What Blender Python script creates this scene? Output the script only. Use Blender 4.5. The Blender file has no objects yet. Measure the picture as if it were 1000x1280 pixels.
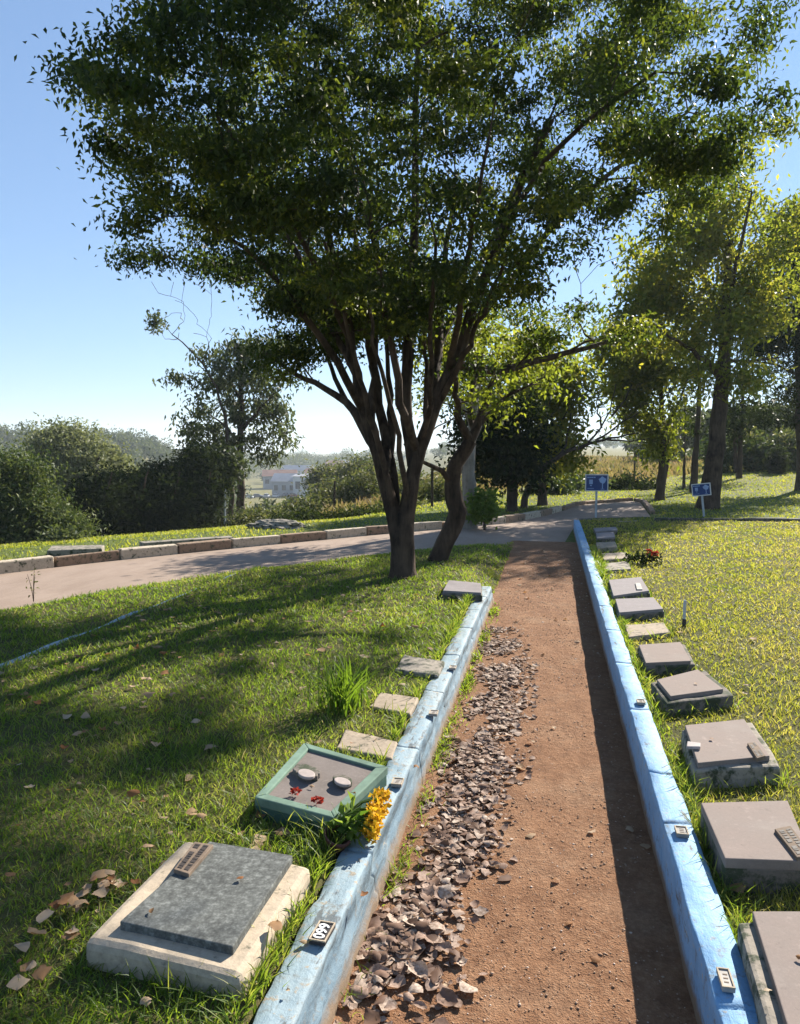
import bpy, bmesh, math, random
import numpy as np
from mathutils import Vector, Matrix

random.seed(7)
rng = np.random.default_rng(11)
SC = bpy.context.scene
COL = SC.collection

# ------------------------------------------------------------------ camera model
FPX = 960.0
CAMH = 1.6
YAW = math.atan(190 / FPX)          # the path (+Y) lies to the right of the view axis
PIT = math.atan(80 / FPX)
CAM = np.array([0.0, 0.0, CAMH])
FH = np.array([-math.sin(YAW), math.cos(YAW), 0.0])
RT = np.array([math.cos(YAW), math.sin(YAW), 0.0])
FW = FH * math.cos(PIT) + np.array([0, 0, -math.sin(PIT)])
UP = FH * math.sin(PIT) + np.array([0, 0, math.cos(PIT)])

def ray(px, py):
    return FW * FPX + RT * (px - 500) - UP * (py - 640)
def G(px, py, z=0.0):
    r = ray(px, py); t = (z - CAMH) / r[2]
    return CAM + r * t
def D(px, py, d):
    r = ray(px, py); t = d / float(r @ FH)
    return CAM + r * t
def ud(x, y):
    return x * RT[0] + y * RT[1], x * FH[0] + y * FH[1]

def proj(P):
    q = np.asarray(P, float) - CAM; w = q @ FW
    return np.stack([500 + FPX * (q @ RT) / w, 640 - FPX * (q @ UP) / w], -1)
ELEV, AZ = math.radians(31), math.radians(27)         # sun; azimuth measured from the path (+Y) towards +X
SUN = np.array([math.sin(AZ) * math.cos(ELEV), math.cos(AZ) * math.cos(ELEV), math.sin(ELEV)])

def sst(a, b, x):
    t = np.clip((np.asarray(x, float) - a) / (b - a), 0, 1)
    return t * t * (3 - 2 * t)

# cheap smooth noise
_nz = [(rng.normal(size=2), rng.uniform(0, 6.28)) for _ in range(24)]
def nz(x, y, f=1.0, o=0):
    s = 0
    for i in range(6):
        k, p = _nz[(i + o) % 24]
        s = s + np.sin(f * (x * k[0] + y * k[1]) * (1 + .35 * i) + p)
    return s / 6.0

_a0 = ud(*G(0, 718)[:2]); _b0 = ud(*G(480, 667)[:2])
_kd = np.array([_b0[0] - _a0[0], _b0[1] - _a0[1]]); _kd = _kd / np.linalg.norm(_kd)
def sdist(x, y):                      # metres beyond the far kerb line
    u, d = ud(x, y)
    return (u - _a0[0]) * (-_kd[1]) + (d - _a0[1]) * _kd[0]
def terrain(x, y):
    x = np.asarray(x, float); y = np.asarray(y, float)
    u, d = ud(x, y)
    a = u / np.maximum(d, 1.0)
    w = 1 - sst(-.10, .14, a)
    s = sdist(x, y)
    fall = np.minimum(.112 * np.maximum(0, s - 2.6), 16.0)
    z = -w * fall
    dist = np.hypot(u, d)
    hill = sst(170, 330, dist) * (1 - sst(-.36, -.21, a)) * 16
    hill = hill + sst(300, 700, dist) * 2.5 * (.5 + .5 * nz(x, y, .006, 3)) + sst(600, 1500, dist) * 7 * (.55 + .45 * nz(x, y, .004, 5))
    z = z + hill
    z = z + sst(4, 25, s) * .12 * nz(x, y, .25, 2)
    # the ground to the right swells gently behind the lots
    z = z + sst(22, 40, d) * sst(.28, .5, a) * .55 * (1 - sst(60, 120, d))
    return z
def tz(x, y): return float(terrain(x, y))
def hit(px, py, dmin=9.0, dmax=420.0):
    r = ray(px, py); f = float(r @ FH)
    for d in np.arange(dmin, dmax, .5):
        p = CAM + r * (d / f)
        if p[2] < tz(p[0], p[1]): return p
    return None

# ------------------------------------------------------------------ object helpers
def tag(o, label=None, cat=None, group=None, kind=None):
    if label: o['label'] = label
    if cat: o['category'] = cat
    if group: o['group'] = group
    if kind: o['kind'] = kind
    return o
def empty(name, loc, label, cat, group=None):
    o = bpy.data.objects.new(name, None); COL.objects.link(o)
    o.empty_display_size = .1
    o.location = Vector([float(v) for v in loc]); tag(o, label, cat, group); return o
def link(name, me, mat, parent=None):
    o = bpy.data.objects.new(name, me); COL.objects.link(o)
    if mat is not None:
        for m in (mat if isinstance(mat, (list, tuple)) else [mat]): me.materials.append(m)
    if parent is not None: o.parent = parent
    return o
def np_mesh(name, V, faces, tint=None, smooth=False):
    """faces: list of (N,k) int arrays"""
    me = bpy.data.meshes.new(name)
    V = np.asarray(V, np.float32)
    me.vertices.add(len(V)); me.vertices.foreach_set('co', V.ravel())
    if not isinstance(faces, list): faces = [faces]
    faces = [np.asarray(f, np.int32) for f in faces if len(f)]
    nl = sum(f.size for f in faces); npol = sum(len(f) for f in faces)
    me.loops.add(nl); me.loops.foreach_set('vertex_index', np.concatenate([f.ravel() for f in faces]))
    me.polygons.add(npol)
    tot = np.concatenate([np.full(len(f), f.shape[1], np.int32) for f in faces])
    st = np.concatenate([[0], np.cumsum(tot)[:-1]]).astype(np.int32)
    me.polygons.foreach_set('loop_start', st)
    me.polygons.foreach_set('loop_total', tot)
    if smooth: me.polygons.foreach_set('use_smooth', np.ones(npol, bool))
    if tint is not None:
        at = me.attributes.new('tint', 'FLOAT', 'POINT'); at.data.foreach_set('value', np.asarray(tint, np.float32))
    me.update(calc_edges=True); me.validate()
    return me
def bm_mesh(name, bm, smooth=False):
    me = bpy.data.meshes.new(name); bm.normal_update(); bm.to_mesh(me); bm.free()
    if smooth:
        for p in me.polygons: p.use_smooth = True
    return me
def prism(bm, top, zbot, mi=0):
    """top: list of 3D points (counter-clockwise from above)"""
    t = [bm.verts.new([float(c) for c in p]) for p in top]
    b = [bm.verts.new((float(p[0]), float(p[1]), float(zbot) if np.isscalar(zbot) else float(zbot[i]))) for i, p in enumerate(top)]
    n = len(t); fs = [bm.faces.new(t), bm.faces.new(b[::-1])]
    for i in range(n):
        fs.append(bm.faces.new((t[i], b[i], b[(i + 1) % n], t[(i + 1) % n])))
    for f in fs: f.material_index = mi
    return fs
def bevel(bm, w, seg=2, ang=.5):
    bmesh.ops.recalc_face_normals(bm, faces=bm.faces)
    es = [e for e in bm.edges if len(e.link_faces) == 2 and e.calc_face_angle(0) > ang]
    bmesh.ops.bevel(bm, geom=es, offset=w, segments=seg, affect='EDGES', profile=.5)
def box(bm, cx, cy, cz, sx, sy, sz, mi=0, M=None):
    vs = []
    for dz in (-.5, .5):
        for dx, dy in ((-.5, -.5), (.5, -.5), (.5, .5), (-.5, .5)):
            v = Vector((cx + dx * sx, cy + dy * sy, cz + dz * sz))
            vs.append(bm.verts.new(M @ v if M else v))
    for q in ((3, 2, 1, 0), (4, 5, 6, 7), (0, 1, 5, 4), (1, 2, 6, 5), (2, 3, 7, 6), (3, 0, 4, 7)):
        f = bm.faces.new([vs[i] for i in q]); f.material_index = mi
def roughen(bm, cuts, amp, freq, o=0, lock_below=None):
    bmesh.ops.subdivide_edges(bm, edges=bm.edges[:], cuts=cuts, use_grid_fill=True)
    for v in bm.verts:
        if lock_below is not None and v.co.z < lock_below: continue
        x, y, z = v.co
        v.co += Vector((nz(y * 1.3 + z, z * 2.1 + x, freq, o), nz(x + z, z * 1.7 - y, freq, o + 3), nz(x, y, freq, o + 6))) * amp

def tubes(paths, sides=6):
    """paths: list of (pts Nx3, radii N) -> V, F"""
    Vs, Fs, off = [], [], 0
    for P, R in paths:
        P = np.asarray(P, float); R = np.asarray(R, float); n = len(P)
        if n < 2: continue
        T = np.gradient(P, axis=0); T /= np.linalg.norm(T, axis=1)[:, None] + 1e-9
        ref = np.array([1., 0, 0]) if abs(T[0][0]) < .8 else np.array([0, 1., 0])
        A = np.cross(T, ref); A /= np.linalg.norm(A, axis=1)[:, None] + 1e-9
        B = np.cross(T, A)
        k = sides if R.max() > .012 else 4
        if R.max() > .05: k = max(sides, 10)
        th = np.arange(k) / k * 2 * np.pi
        ring = P[:, None, :] + R[:, None, None] * (np.cos(th)[None, :, None] * A[:, None, :] + np.sin(th)[None, :, None] * B[:, None, :])
        if R.max() > .05:
            wob = 1 + .10 * np.sin(3 * th[None, :] + P[:, 2:3] * 2.0) + .06 * np.sin(5 * th[None, :] + P[:, 2:3] * 5 + 1)
            ring = P[:, None, :] + (ring - P[:, None, :]) * wob[:, :, None]
        Vs.append(ring.reshape(-1, 3))
        i = np.arange(n - 1)[:, None] * k; j = np.arange(k)[None, :]
        q = np.stack([i + j, i + (j + 1) % k, i + k + (j + 1) % k, i + k + j], -1).reshape(-1, 4) + off
        Fs.append(q); off += n * k
    return np.concatenate(Vs), np.concatenate(Fs)

def unit(v): return v / (np.linalg.norm(v, axis=-1, keepdims=True) + 1e-9)
def leaves(P, L, W, droop=.3, flat=.3, tint=None, out=None):
    """one folded rhombus per point -> V,F,tint"""
    n = len(P)
    L = L * rng.uniform(.65, 1.25, n); W = W * rng.uniform(.7, 1.2, n)
    a = rng.normal(size=(n, 3)); a = unit(a)
    if out is not None: a = unit(a + out * .8)
    a = unit(a + np.array([0, 0, -droop]))
    up = unit(rng.normal(size=(n, 3)) + np.array([0, 0, flat * 3]))
    b = unit(np.cross(a, up)); nn = np.cross(b, a)
    v0 = P; v2 = P + a * L[:, None] - nn * (L * .12)[:, None]
    mid = P + a * (L * .42)[:, None]
    fo = (W * .25)[:, None] * nn
    v1 = mid + b * (W * .5)[:, None] + fo; v3 = mid - b * (W * .5)[:, None] + fo
    V = np.stack([v0, v1, v2, v3], 1).reshape(-1, 3)
    F = (np.arange(n)[:, None] * 4 + np.arange(4)[None, :])
    t = rng.uniform(0, 1, n) if tint is None else np.clip(tint + rng.normal(0, .16, n), 0, 1)
    return V, F, np.repeat(t, 4)

# ------------------------------------------------------------------ materials
def new_mat(name):
    m = bpy.data.materials.new(name); m.use_nodes = True
    nt = m.node_tree; nt.nodes.clear()
    out = nt.nodes.new('ShaderNodeOutputMaterial')
    return m, nt, out
def N(nt, t, **kw):
    n = nt.nodes.new(t)
    for k, v in kw.items():
        if k in n.inputs: n.inputs[k].default_value = v
        else: setattr(n, k, v)
    return n
def ramp(nt, fac, stops, interp='LINEAR'):
    r = nt.nodes.new('ShaderNodeValToRGB'); r.color_ramp.interpolation = interp
    el = r.color_ramp.elements
    while len(el) < len(stops): el.new(.5)
    for e, (p, c) in zip(el, stops):
        e.position = p; e.color = (*c, 1) if len(c) == 3 else c
    nt.links.new(fac, r.inputs['Fac']); return r.outputs['Color']
def mixc(nt, fac, a, b, mode='MIX'):
    m = nt.nodes.new('ShaderNodeMix'); m.data_type = 'RGBA'; m.blend_type = mode
    for sock, v in ((m.inputs[0], fac), (m.inputs[6], a), (m.inputs[7], b)):
        if hasattr(v, 'is_output'): nt.links.new(v, sock)
        elif isinstance(v, (int, float)): sock.default_value = v
        else: sock.default_value = (*v, 1)
    return m.outputs[2]
def noise(nt, scale, detail=4, rough=.6, stretch=None, vec=None):
    tc = nt.nodes.new('ShaderNodeNewGeometry')
    src = tc.outputs['Position'] if vec is None else vec
    if stretch:
        mp = nt.nodes.new('ShaderNodeMapping'); mp.inputs['Scale'].default_value = stretch
        nt.links.new(src, mp.inputs['Vector']); src = mp.outputs['Vector']
    n = nt.nodes.new('ShaderNodeTexNoise'); n.inputs['Scale'].default_value = scale
    n.inputs['Detail'].default_value = detail; n.inputs['Roughness'].default_value = rough
    nt.links.new(src, n.inputs['Vector']); return n.outputs['Fac']
def bump(nt, h, strength=.5, dist=.01, prev=None):
    b = nt.nodes.new('ShaderNodeBump'); b.inputs['Strength'].default_value = strength
    b.inputs['Distance'].default_value = dist; nt.links.new(h, b.inputs['Height'])
    if prev: nt.links.new(prev, b.inputs['Normal'])
    return b.outputs['Normal']
def surf(nt, out, color, rough=.85, normal=None, spec=.3, metal=0):
    p = nt.nodes.new('ShaderNodeBsdfPrincipled')
    if hasattr(color, 'is_output'): nt.links.new(color, p.inputs['Base Color'])
    else: p.inputs['Base Color'].default_value = (*color, 1)
    p.inputs['Roughness'].default_value = rough; p.inputs['Specular IOR Level'].default_value = spec
    p.inputs['Metallic'].default_value = metal
    if normal: nt.links.new(normal, p.inputs['Normal'])
    nt.links.new(p.outputs[0], out.inputs['Surface']); return p
def simple(name, col, rough=.8, var=.18, scale=30, bs=.25, bd=.004, spec=.3, metal=0):
    m, nt, out = new_mat(name)
    n1 = noise(nt, scale, 5, .65); n2 = noise(nt, scale * .13, 3)
    c0 = [c * (1 - var) for c in col]; c1 = [min(1, c * (1 + var)) for c in col]
    c = ramp(nt, n1, [(.3, c0), (.7, c1)])
    c = mixc(nt, .5, c, ramp(nt, n2, [(.35, [v * .8 for v in c0]), (.65, c1)]))
    surf(nt, out, c, rough, bump(nt, n1, bs, bd), spec, metal); return m
def leafmat(name, stops, tstops, trans=.45, rough=.58, spec=.2):
    m, nt, out = new_mat(name)
    at = N(nt, 'ShaderNodeAttribute', attribute_name='tint')
    c = ramp(nt, at.outputs['Fac'], stops); t = ramp(nt, at.outputs['Fac'], tstops)
    p = nt.nodes.new('ShaderNodeBsdfPrincipled'); nt.links.new(c, p.inputs['Base Color'])
    p.inputs['Roughness'].default_value = rough; p.inputs['Specular IOR Level'].default_value = spec
    tr = nt.nodes.new('ShaderNodeBsdfTranslucent'); nt.links.new(t, tr.inputs['Color'])
    mx = nt.nodes.new('ShaderNodeMixShader'); mx.inputs[0].default_value = trans
    nt.links.new(p.outputs[0], mx.inputs[1]); nt.links.new(tr.outputs[0], mx.inputs[2])
    nt.links.new(mx.outputs[0], out.inputs['Surface']); return m

M = {}
# dirt path
m, nt, out = new_mat('red_dirt')
n1 = noise(nt, 2.2, 6, .62); n2 = noise(nt, 55, 5, .7); n3 = noise(nt, 9, 5, .65); n4 = noise(nt, 160, 3, .6)
c = ramp(nt, n1, [(.3, (.17, .078, .038)), (.5, (.255, .128, .066)), (.64, (.33, .205, .125)), (.76, (.38, .28, .19))])
c = mixc(nt, .5, c, ramp(nt, n2, [(.32, (.10, .05, .028)), (.52, (.25, .13, .07)), (.72, (.46, .32, .21))]))
c = mixc(nt, .35, c, ramp(nt, n3, [(.36, (.13, .062, .032)), (.62, (.34, .185, .10))]))
h = nt.nodes.new('ShaderNodeMath'); h.operation = 'ADD'; nt.links.new(n2, h.inputs[0]); nt.links.new(n4, h.inputs[1])
surf(nt, out, c, .95, bump(nt, n3, .5, .03, bump(nt, h.outputs[0], .9, .012)), .15); M['dirt'] = m
# asphalt
m, nt, out = new_mat('worn_asphalt')
n1 = noise(nt, .7, 5, .6); n2 = noise(nt, 70, 4, .7); n3 = noise(nt, 4, 5, .7, (1, .35, 1))
c = ramp(nt, n1, [(.3, (.235, .172, .13)), (.7, (.33, .25, .195))])
c = mixc(nt, .35, c, ramp(nt, n2, [(.35, (.17, .13, .105)), (.68, (.40, .32, .255))]))
c = mixc(nt, .3, c, ramp(nt, n3, [(.38, (.20, .135, .095)), (.6, (.32, .24, .185))]))
surf(nt, out, c, .9, bump(nt, n2, .5, .006), .25); M['asphalt'] = m
# terrain
m, nt, out = new_mat('grass_ground')
at = N(nt, 'ShaderNodeAttribute', attribute_name='tint')
n1 = noise(nt, .35, 6, .65); n2 = noise(nt, 6, 5, .7)
g = ramp(nt, n2, [(.3, (.045, .06, .018)), (.55, (.10, .125, .03)), (.75, (.16, .155, .05))])
dry = ramp(nt, n1, [(.3, (.12, .105, .035)), (.5, (.19, .155, .062)), (.68, (.22, .145, .075))])
dry = mixc(nt, .4, dry, g)
c = mixc(nt, at.outputs['Fac'], g, dry)
surf(nt, out, c, .95, bump(nt, n2, .6, .05), .1); M['ground'] = m
m, nt, out = new_mat('lawn_soil')
n1 = noise(nt, 1.6, 5, .65); n2 = noise(nt, 28, 5, .7)
c = ramp(nt, n2, [(.3, (.03, .035, .012)), (.55, (.075, .075, .026)), (.75, (.14, .115, .055))])
c = mixc(nt, .45, c, ramp(nt, n1, [(.35, (.05, .065, .018)), (.65, (.15, .12, .055))]))
surf(nt, out, c, .95, bump(nt, n2, .9, .02), .1); M['lawn'] = m
# blue painted walls
def bluewall(name, top, dark, bare, chip, streak, face=None):
    m, nt, out = new_mat(name)
    n1 = noise(nt, 3.0, 6, .65); n2 = noise(nt, 26, 6, .7); n3 = noise(nt, 7, 6, .7, (2.2, .5, 2.2)); n4 = noise(nt, 120, 3)
    c = ramp(nt, n1, [(.3, dark), (.65, top)])
    c = mixc(nt, .3, c, ramp(nt, n2, [(.3, dark), (.6, top), (.75, [min(.85, v * 1.25) for v in top])]))
    c = mixc(nt, ramp(nt, n3, [(streak - .05, (1, 1, 1)), (streak, (0, 0, 0))]), c, (.10, .12, .13))
    c = mixc(nt, ramp(nt, n2, [(chip, (0, 0, 0)), (chip + .05, (1, 1, 1))]), c, bare)
    n5 = noise(nt, 5, 6, .75, (3, .35, 3)); n6 = noise(nt, 18, 6, .8)
    c = mixc(nt, ramp(nt, n6, [(.54, (0, 0, 0)), (.66, (.8, .8, .8))]), c, (.15, .14, .115))
    c = mixc(nt, ramp(nt, n1, [(.56, (0, 0, 0)), (.72, (.45, .45, .45))]), c, (.22, .20, .16))
    sp = N(nt, 'ShaderNodeSeparateXYZ'); gg = nt.nodes.new('ShaderNodeNewGeometry'); nt.links.new(gg.outputs['Position'], sp.inputs[0])
    ad = nt.nodes.new('ShaderNodeMath'); ad.operation = 'MULTIPLY_ADD'; ad.inputs[1].default_value = .09; nt.links.new(n2, ad.inputs[0]); nt.links.new(sp.outputs['Z'], ad.inputs[2])
    if face is not None:
        mr = nt.nodes.new('ShaderNodeMapRange'); mr.inputs[1].default_value = face; mr.inputs[2].default_value = face + .006; nt.links.new(sp.outputs['X'], mr.inputs[0])
        grime_and_shade = mixc(nt, ramp(nt, n5, [(.36, (1, 1, 1)), (.52, (0, 0, 0))]), mixc(nt, .6, c, (.08, .14, .19)), (.055, .075, .085))  # whole path-side face darkened like shade, plus streaks of dirt
        c = mixc(nt, mr.outputs[0], c, grime_and_shade)
    c = mixc(nt, ramp(nt, ad.outputs[0], [(.085, (1, 1, 1)), (.13, (0, 0, 0))]), c, (.20, .14, .09))
    surf(nt, out, c, .75, bump(nt, n3, .5, .012, bump(nt, n2, .5, .006, bump(nt, n4, .3, .002))), .3); return m
M['blue'] = bluewall('bright_blue_paint', (.25, .43, .62), (.12, .27, .46), (.34, .34, .32), .60, .385)
M['paleblue'] = bluewall('weathered_pale_blue_paint', (.29, .36, .39), (.15, .24, .30), (.30, .26, .20), .57, .44, -.601)
# stone and concrete
def concrete(name, col, moss=.0, rough=.9, sc=40):
    m, nt, out = new_mat(name)
    n1 = noise(nt, sc, 6, .7); n2 = noise(nt, 5, 5, .65); n3 = noise(nt, 13, 5, .7)
    c = ramp(nt, n1, [(.28, [v * .62 for v in col]), (.5, col), (.74, [min(1, v * 1.25) for v in col])])
    c = mixc(nt, .4, c, ramp(nt, n2, [(.3, [v * .72 for v in col]), (.7, [min(1, v * 1.12) for v in col])]))
    if moss: c = mixc(nt, ramp(nt, n3, [(.62 - moss, (0, 0, 0)), (.72 - moss, (1, 1, 1))]), c, (.05, .06, .035))
    surf(nt, out, c, rough, bump(nt, n1, .5, .004, bump(nt, n3, .3, .01)), .25); return m
M['conc'] = concrete('pale_concrete', (.43, .35, .255), .02)
M['conc_old'] = concrete('old_grey_concrete', (.27, .235, .19), .12)
M['conc_dark'] = concrete('dark_mossy_concrete', (.16, .135, .115), .16)  # moss, and a dark tone that also carries shade on the back kerbs
M['tan_slab'] = concrete('tan_slab', (.33, .265, .195), .05)
M['kerb_white'] = concrete('worn_white_kerb_paint', (.48, .40, .30), .07, .85, 22)
M['kerb_brown'] = concrete('bare_brown_kerb', (.27, .185, .125), .08, .9, 22)
def stone(name, col, var, sc, rough=.35, spec=.5):
    m, nt, out = new_mat(name)
    v = nt.nodes.new('ShaderNodeTexVoronoi'); v.inputs['Scale'].default_value = sc
    gg = nt.nodes.new('ShaderNodeNewGeometry'); nt.links.new(gg.outputs['Position'], v.inputs['Vector'])
    n2 = noise(nt, 6, 5, .6); n3 = noise(nt, sc * .4, 3, .75)
    c = ramp(nt, n3, [(.36, [k * (1 - var) for k in col]), (.54, col), (.66, [min(1, k * (1 + var * 1.8)) for k in col])])
    c = mixc(nt, .35, c, ramp(nt, v.outputs['Distance'], [(.1, [min(1, k * (1 + var)) for k in col]), (.6, [k * (1 - var) for k in col])]))
    c = mixc(nt, .5, c, ramp(nt, n2, [(.35, [k * .7 for k in col]), (.65, [min(1, k * 1.25) for k in col])]))
    n7 = noise(nt, 22, 6, .75); c = mixc(nt, ramp(nt, n7, [(.58, (0, 0, 0)), (.74, (.6, .6, .6))]), c, [min(1, k * 1.7) for k in col])
    c = mixc(nt, ramp(nt, n7, [(.26, (.7, .7, .7)), (.40, (0, 0, 0))]), c, [k * .45 for k in col])
    p = surf(nt, out, c, rough, None, spec)
    r = ramp(nt, n2, [(.3, (rough * .8,) * 3), (.7, (min(1, rough * 1.5),) * 3)]); nt.links.new(r, p.inputs['Roughness']); return m
M['granite'] = stone('grey_green_granite', (.125, .13, .12), .9, 110, .85, .2)
M['mauve'] = stone('mauve_brown_granite', (.235, .19, .165), .14, 260, .85, .1)
M['grey_slab'] = stone('pale_grey_slab', (.24, .215, .215), .14, 220, .85, .1)
M['bronze'] = simple('weathered_bronze', (.20, .15, .11), .85, .3, 60, .3, .002, .1)
M['ink'] = simple('dark_lettering', (.045, .035, .03), .7, .1)
M['green_paint'] = simple('dull_green_paint', (.15, .225, .17), .8, .3, 25, .2, .003, .15)
M['green_shaded'] = simple('shaded_green_paint', (.045, .10, .075), .7, .2, 25)  # frame green darkened, for the shadow on the grave's front face
M['ceramic'] = simple('pale_ceramic', (.38, .32, .29), .6, .22, 50, .05, .001, .2)
M['red_petal'] = simple('red_petal', (.34, .022, .03), .6, .3, 40)
M['terracotta'] = simple('terracotta', (.085, .036, .025), .85, .2, 30)
M['plate_black'] = simple('dark_plate', (.05, .045, .045), .5, .2, 40)
M['white'] = simple('white_paint', (.70, .69, .67), .6, .06, 40, .1, .001)
M['plate_white'] = simple('dirty_white_enamel', (.30, .28, .255), .7, .25, 60, .1, .001)
M['sign_blue'] = simple('navy_blue_sign', (.014, .05, .19), .4, .1, 20, .02, .001, .4)
M['sign_pale'] = simple('pale_blue_print', (.30, .42, .66), .5, .08, 40, .02, .001)
M['post'] = simple('galvanised_post', (.42, .45, .48), .45, .1, 40, .05, .001, .5)
def bark(name, a, b, sc=14, st=(1, 1, .18)):
    m, nt, out = new_mat(name)
    n1 = noise(nt, sc, 6, .7, st); n2 = noise(nt, sc * 4, 5, .7); n3 = noise(nt, 3, 4, .6)
    c = ramp(nt, n1, [(.33, a), (.66, b)])
    c = mixc(nt, .3, c, ramp(nt, n3, [(.4, a), (.62, [v * 1.3 for v in b])]))
    surf(nt, out, c, .95, bump(nt, n1, .9, .03, bump(nt, n2, .5, .006)), .15); return m
M['bark'] = bark('dark_rough_bark', (.010, .0075, .006), (.115, .08, .056))
M['bark_pale'] = bark('pale_grey_bark', (.13, .11, .09), (.30, .27, .23), 10)
M['bark_far'] = bark('brown_bark', (.035, .026, .02), (.10, .075, .055), 8)
M['leaf_main'] = leafmat('dark_green_leaf', [(0, (.018, .03, .011)), (.55, (.036, .055, .015)), (1, (.075, .085, .022))],
                         [(0, (.05, .085, .01)), (.55, (.14, .20, .018)), (1, (.37, .39, .03))], .42, .55, .22)
M['leaf_yellow'] = leafmat('yellow_green_leaf', [(0, (.04, .055, .015)), (.5, (.10, .115, .024)), (1, (.19, .165, .03))],
                           [(0, (.20, .25, .02)), (.5, (.33, .39, .03)), (1, (.58, .53, .05))], .5)
M['leaf_gum'] = leafmat('grey_green_leaf', [(0, (.03, .044, .022)), (.6, (.06, .08, .034)), (1, (.11, .12, .05))],
                        [(0, (.06, .09, .02)), (1, (.19, .22, .06))], .32)
M['leaf_broad'] = leafmat('pale_olive_leaf', [(0, (.07, .085, .04)), (.6, (.13, .15, .07)), (1, (.20, .21, .10))], [(0, (.10, .13, .04)), (1, (.28, .30, .10))], .35)
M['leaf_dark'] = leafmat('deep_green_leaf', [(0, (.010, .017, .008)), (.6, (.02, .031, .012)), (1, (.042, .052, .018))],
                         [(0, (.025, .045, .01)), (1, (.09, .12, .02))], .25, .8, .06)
M['leaf_fir'] = leafmat('fir_green_needles', [(0, (.035, .058, .02)), (.6, (.065, .095, .028)), (1, (.12, .14, .04))],
                        [(0, (.05, .09, .015)), (1, (.18, .22, .04))], .3)
M['leaf_bright'] = leafmat('fresh_green_leaf', [(0, (.045, .09, .016)), (1, (.12, .19, .03))], [(0, (.12, .24, .02)), (1, (.32, .42, .05))], .45)
M['leaf_scrub'] = leafmat('scrub_leaf', [(0, (.06, .075, .025)), (.5, (.12, .13, .04)), (1, (.20, .155, .07))],
                          [(0, (.10, .14, .02)), (1, (.30, .27, .08))], .35)
M['grass'] = leafmat('green_grass', [(0, (.04, .078, .014)), (.5, (.085, .145, .022)), (.85, (.165, .185, .04)), (1, (.32, .27, .12))],
                     [(0, (.13, .23, .012)), (.5, (.29, .41, .028)), (.85, (.44, .46, .06)), (1, (.46, .38, .15))], .5, .5, .3)
M['grass_dry'] = leafmat('yellowing_grass', [(0, (.08, .115, .02)), (.5, (.17, .185, .036)), (.85, (.27, .24, .06)), (1, (.38, .31, .14))],
                         [(0, (.22, .30, .02)), (.5, (.48, .48, .045)), (.85, (.58, .50, .09)), (1, (.5, .41, .17))], .5, .5, .3)
M['grass_field'] = leafmat('dry_field_grass', [(0, (.10, .105, .03)), (.5, (.20, .165, .06)), (1, (.25, .16, .085))],
                           [(0, (.16, .17, .03)), (.5, (.30, .24, .07)), (1, (.34, .22, .10))], .4, .6, .2)
M['litter'] = leafmat('dry_fallen_leaf', [(0, (.085, .045, .03)), (.35, (.22, .135, .10)), (.7, (.42, .30, .235)), (1, (.64, .53, .43))],
                      [(0, (.10, .05, .02)), (1, (.42, .30, .20))], .2, .7, .2)
lm = M['litter']; nt_ = lm.node_tree; pb = [q for q in nt_.nodes if q.type == 'BSDF_PRINCIPLED'][0]; src = pb.inputs['Base Color'].links[0].from_socket
nn = noise(nt_, 90, 5, .75); nt_.links.new(mixc(nt_, ramp(nt_, nn, [(.35, (.85, .85, .85)), (.62, (0, 0, 0))]), src, (.15, .085, .05)), pb.inputs['Base Color'])
M['orange_leaf'] = leafmat('orange_fallen_leaf', [(0, (.24, .10, .035)), (.4, (.30, .19, .10)), (1, (.50, .38, .26))], [(0, (.35, .13, .02)), (1, (.5, .3, .1))], .3, .7, .2)
M['petal_yellow'] = leafmat('yellow_petal', [(0, (.62, .30, .01)), (1, (.80, .52, .02))], [(0, (.65, .33, .01)), (1, (.8, .55, .03))], .35, .6, .2)
M['petal_red'] = leafmat('red_flower_petal', [(0, (.20, .015, .015)), (1, (.42, .05, .04))], [(0, (.3, .03, .02)), (1, (.5, .08, .04))], .35, .6, .2)
M['pebble'] = leafmat('pebble_stone', [(0, (.24, .135, .08)), (.6, (.40, .27, .18)), (1, (.70, .62, .55))], [(0, (.1, .1, .1)), (1, (.1, .1, .1))], 0, .9, .2)
# buildings and cars
M['render_white'] = simple('white_render', (.66, .65, .63), .8, .08, 2, .1)
M['render_grey'] = simple('grey_render', (.34, .35, .37), .85, .1, 2, .1)
M['roof_grey'] = simple('grey_roof_sheet', (.30, .30, .32), .7, .15, 3, .1)
M['roof_red'] = simple('clay_roof', (.26, .13, .09), .85, .2, 3, .1)
M['glass'] = simple('dark_window_glass', (.03, .035, .045), .15, .05, 2, .0, .001, .5)
M['tyre'] = simple('black_rubber', (.02, .02, .02), .8, .1)

# ------------------------------------------------------------------ road outline
near_px = [(0, 768), (80, 752), (160, 737), (240, 724), (320, 713), (400, 708), (480, 697), (560, 688), (640, 681), (706, 678)]
far_px = [(0, 718), (90, 707), (180, 697), (270, 688), (360, 679), (430, 672.5), (480, 667.5), (530, 663.5), (590, 658.5), (640, 653.5), (680, 645.5), (706, 638), (722, 631.5)]
nearW = [G(*p)[:2] for p in near_px]; farW = [G(*p)[:2] for p in far_px]
dn = (nearW[0] - nearW[2]); dn /= np.linalg.norm(dn); df = (farW[0] - farW[2]); df /= np.linalg.norm(df)
nearW = [nearW[0] + dn * k for k in (14, 9, 4)] + nearW
farW = [farW[0] + df * k for k in (14, 9, 4)] + farW
def resample(P, step):
    P = np.asarray(P); s = np.concatenate([[0], np.cumsum(np.linalg.norm(np.diff(P, axis=0), axis=1))])
    t = np.arange(0, s[-1], step)
    return np.stack([np.interp(t, s, P[:, i]) for i in range(P.shape[1])], 1), s[-1]
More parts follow.
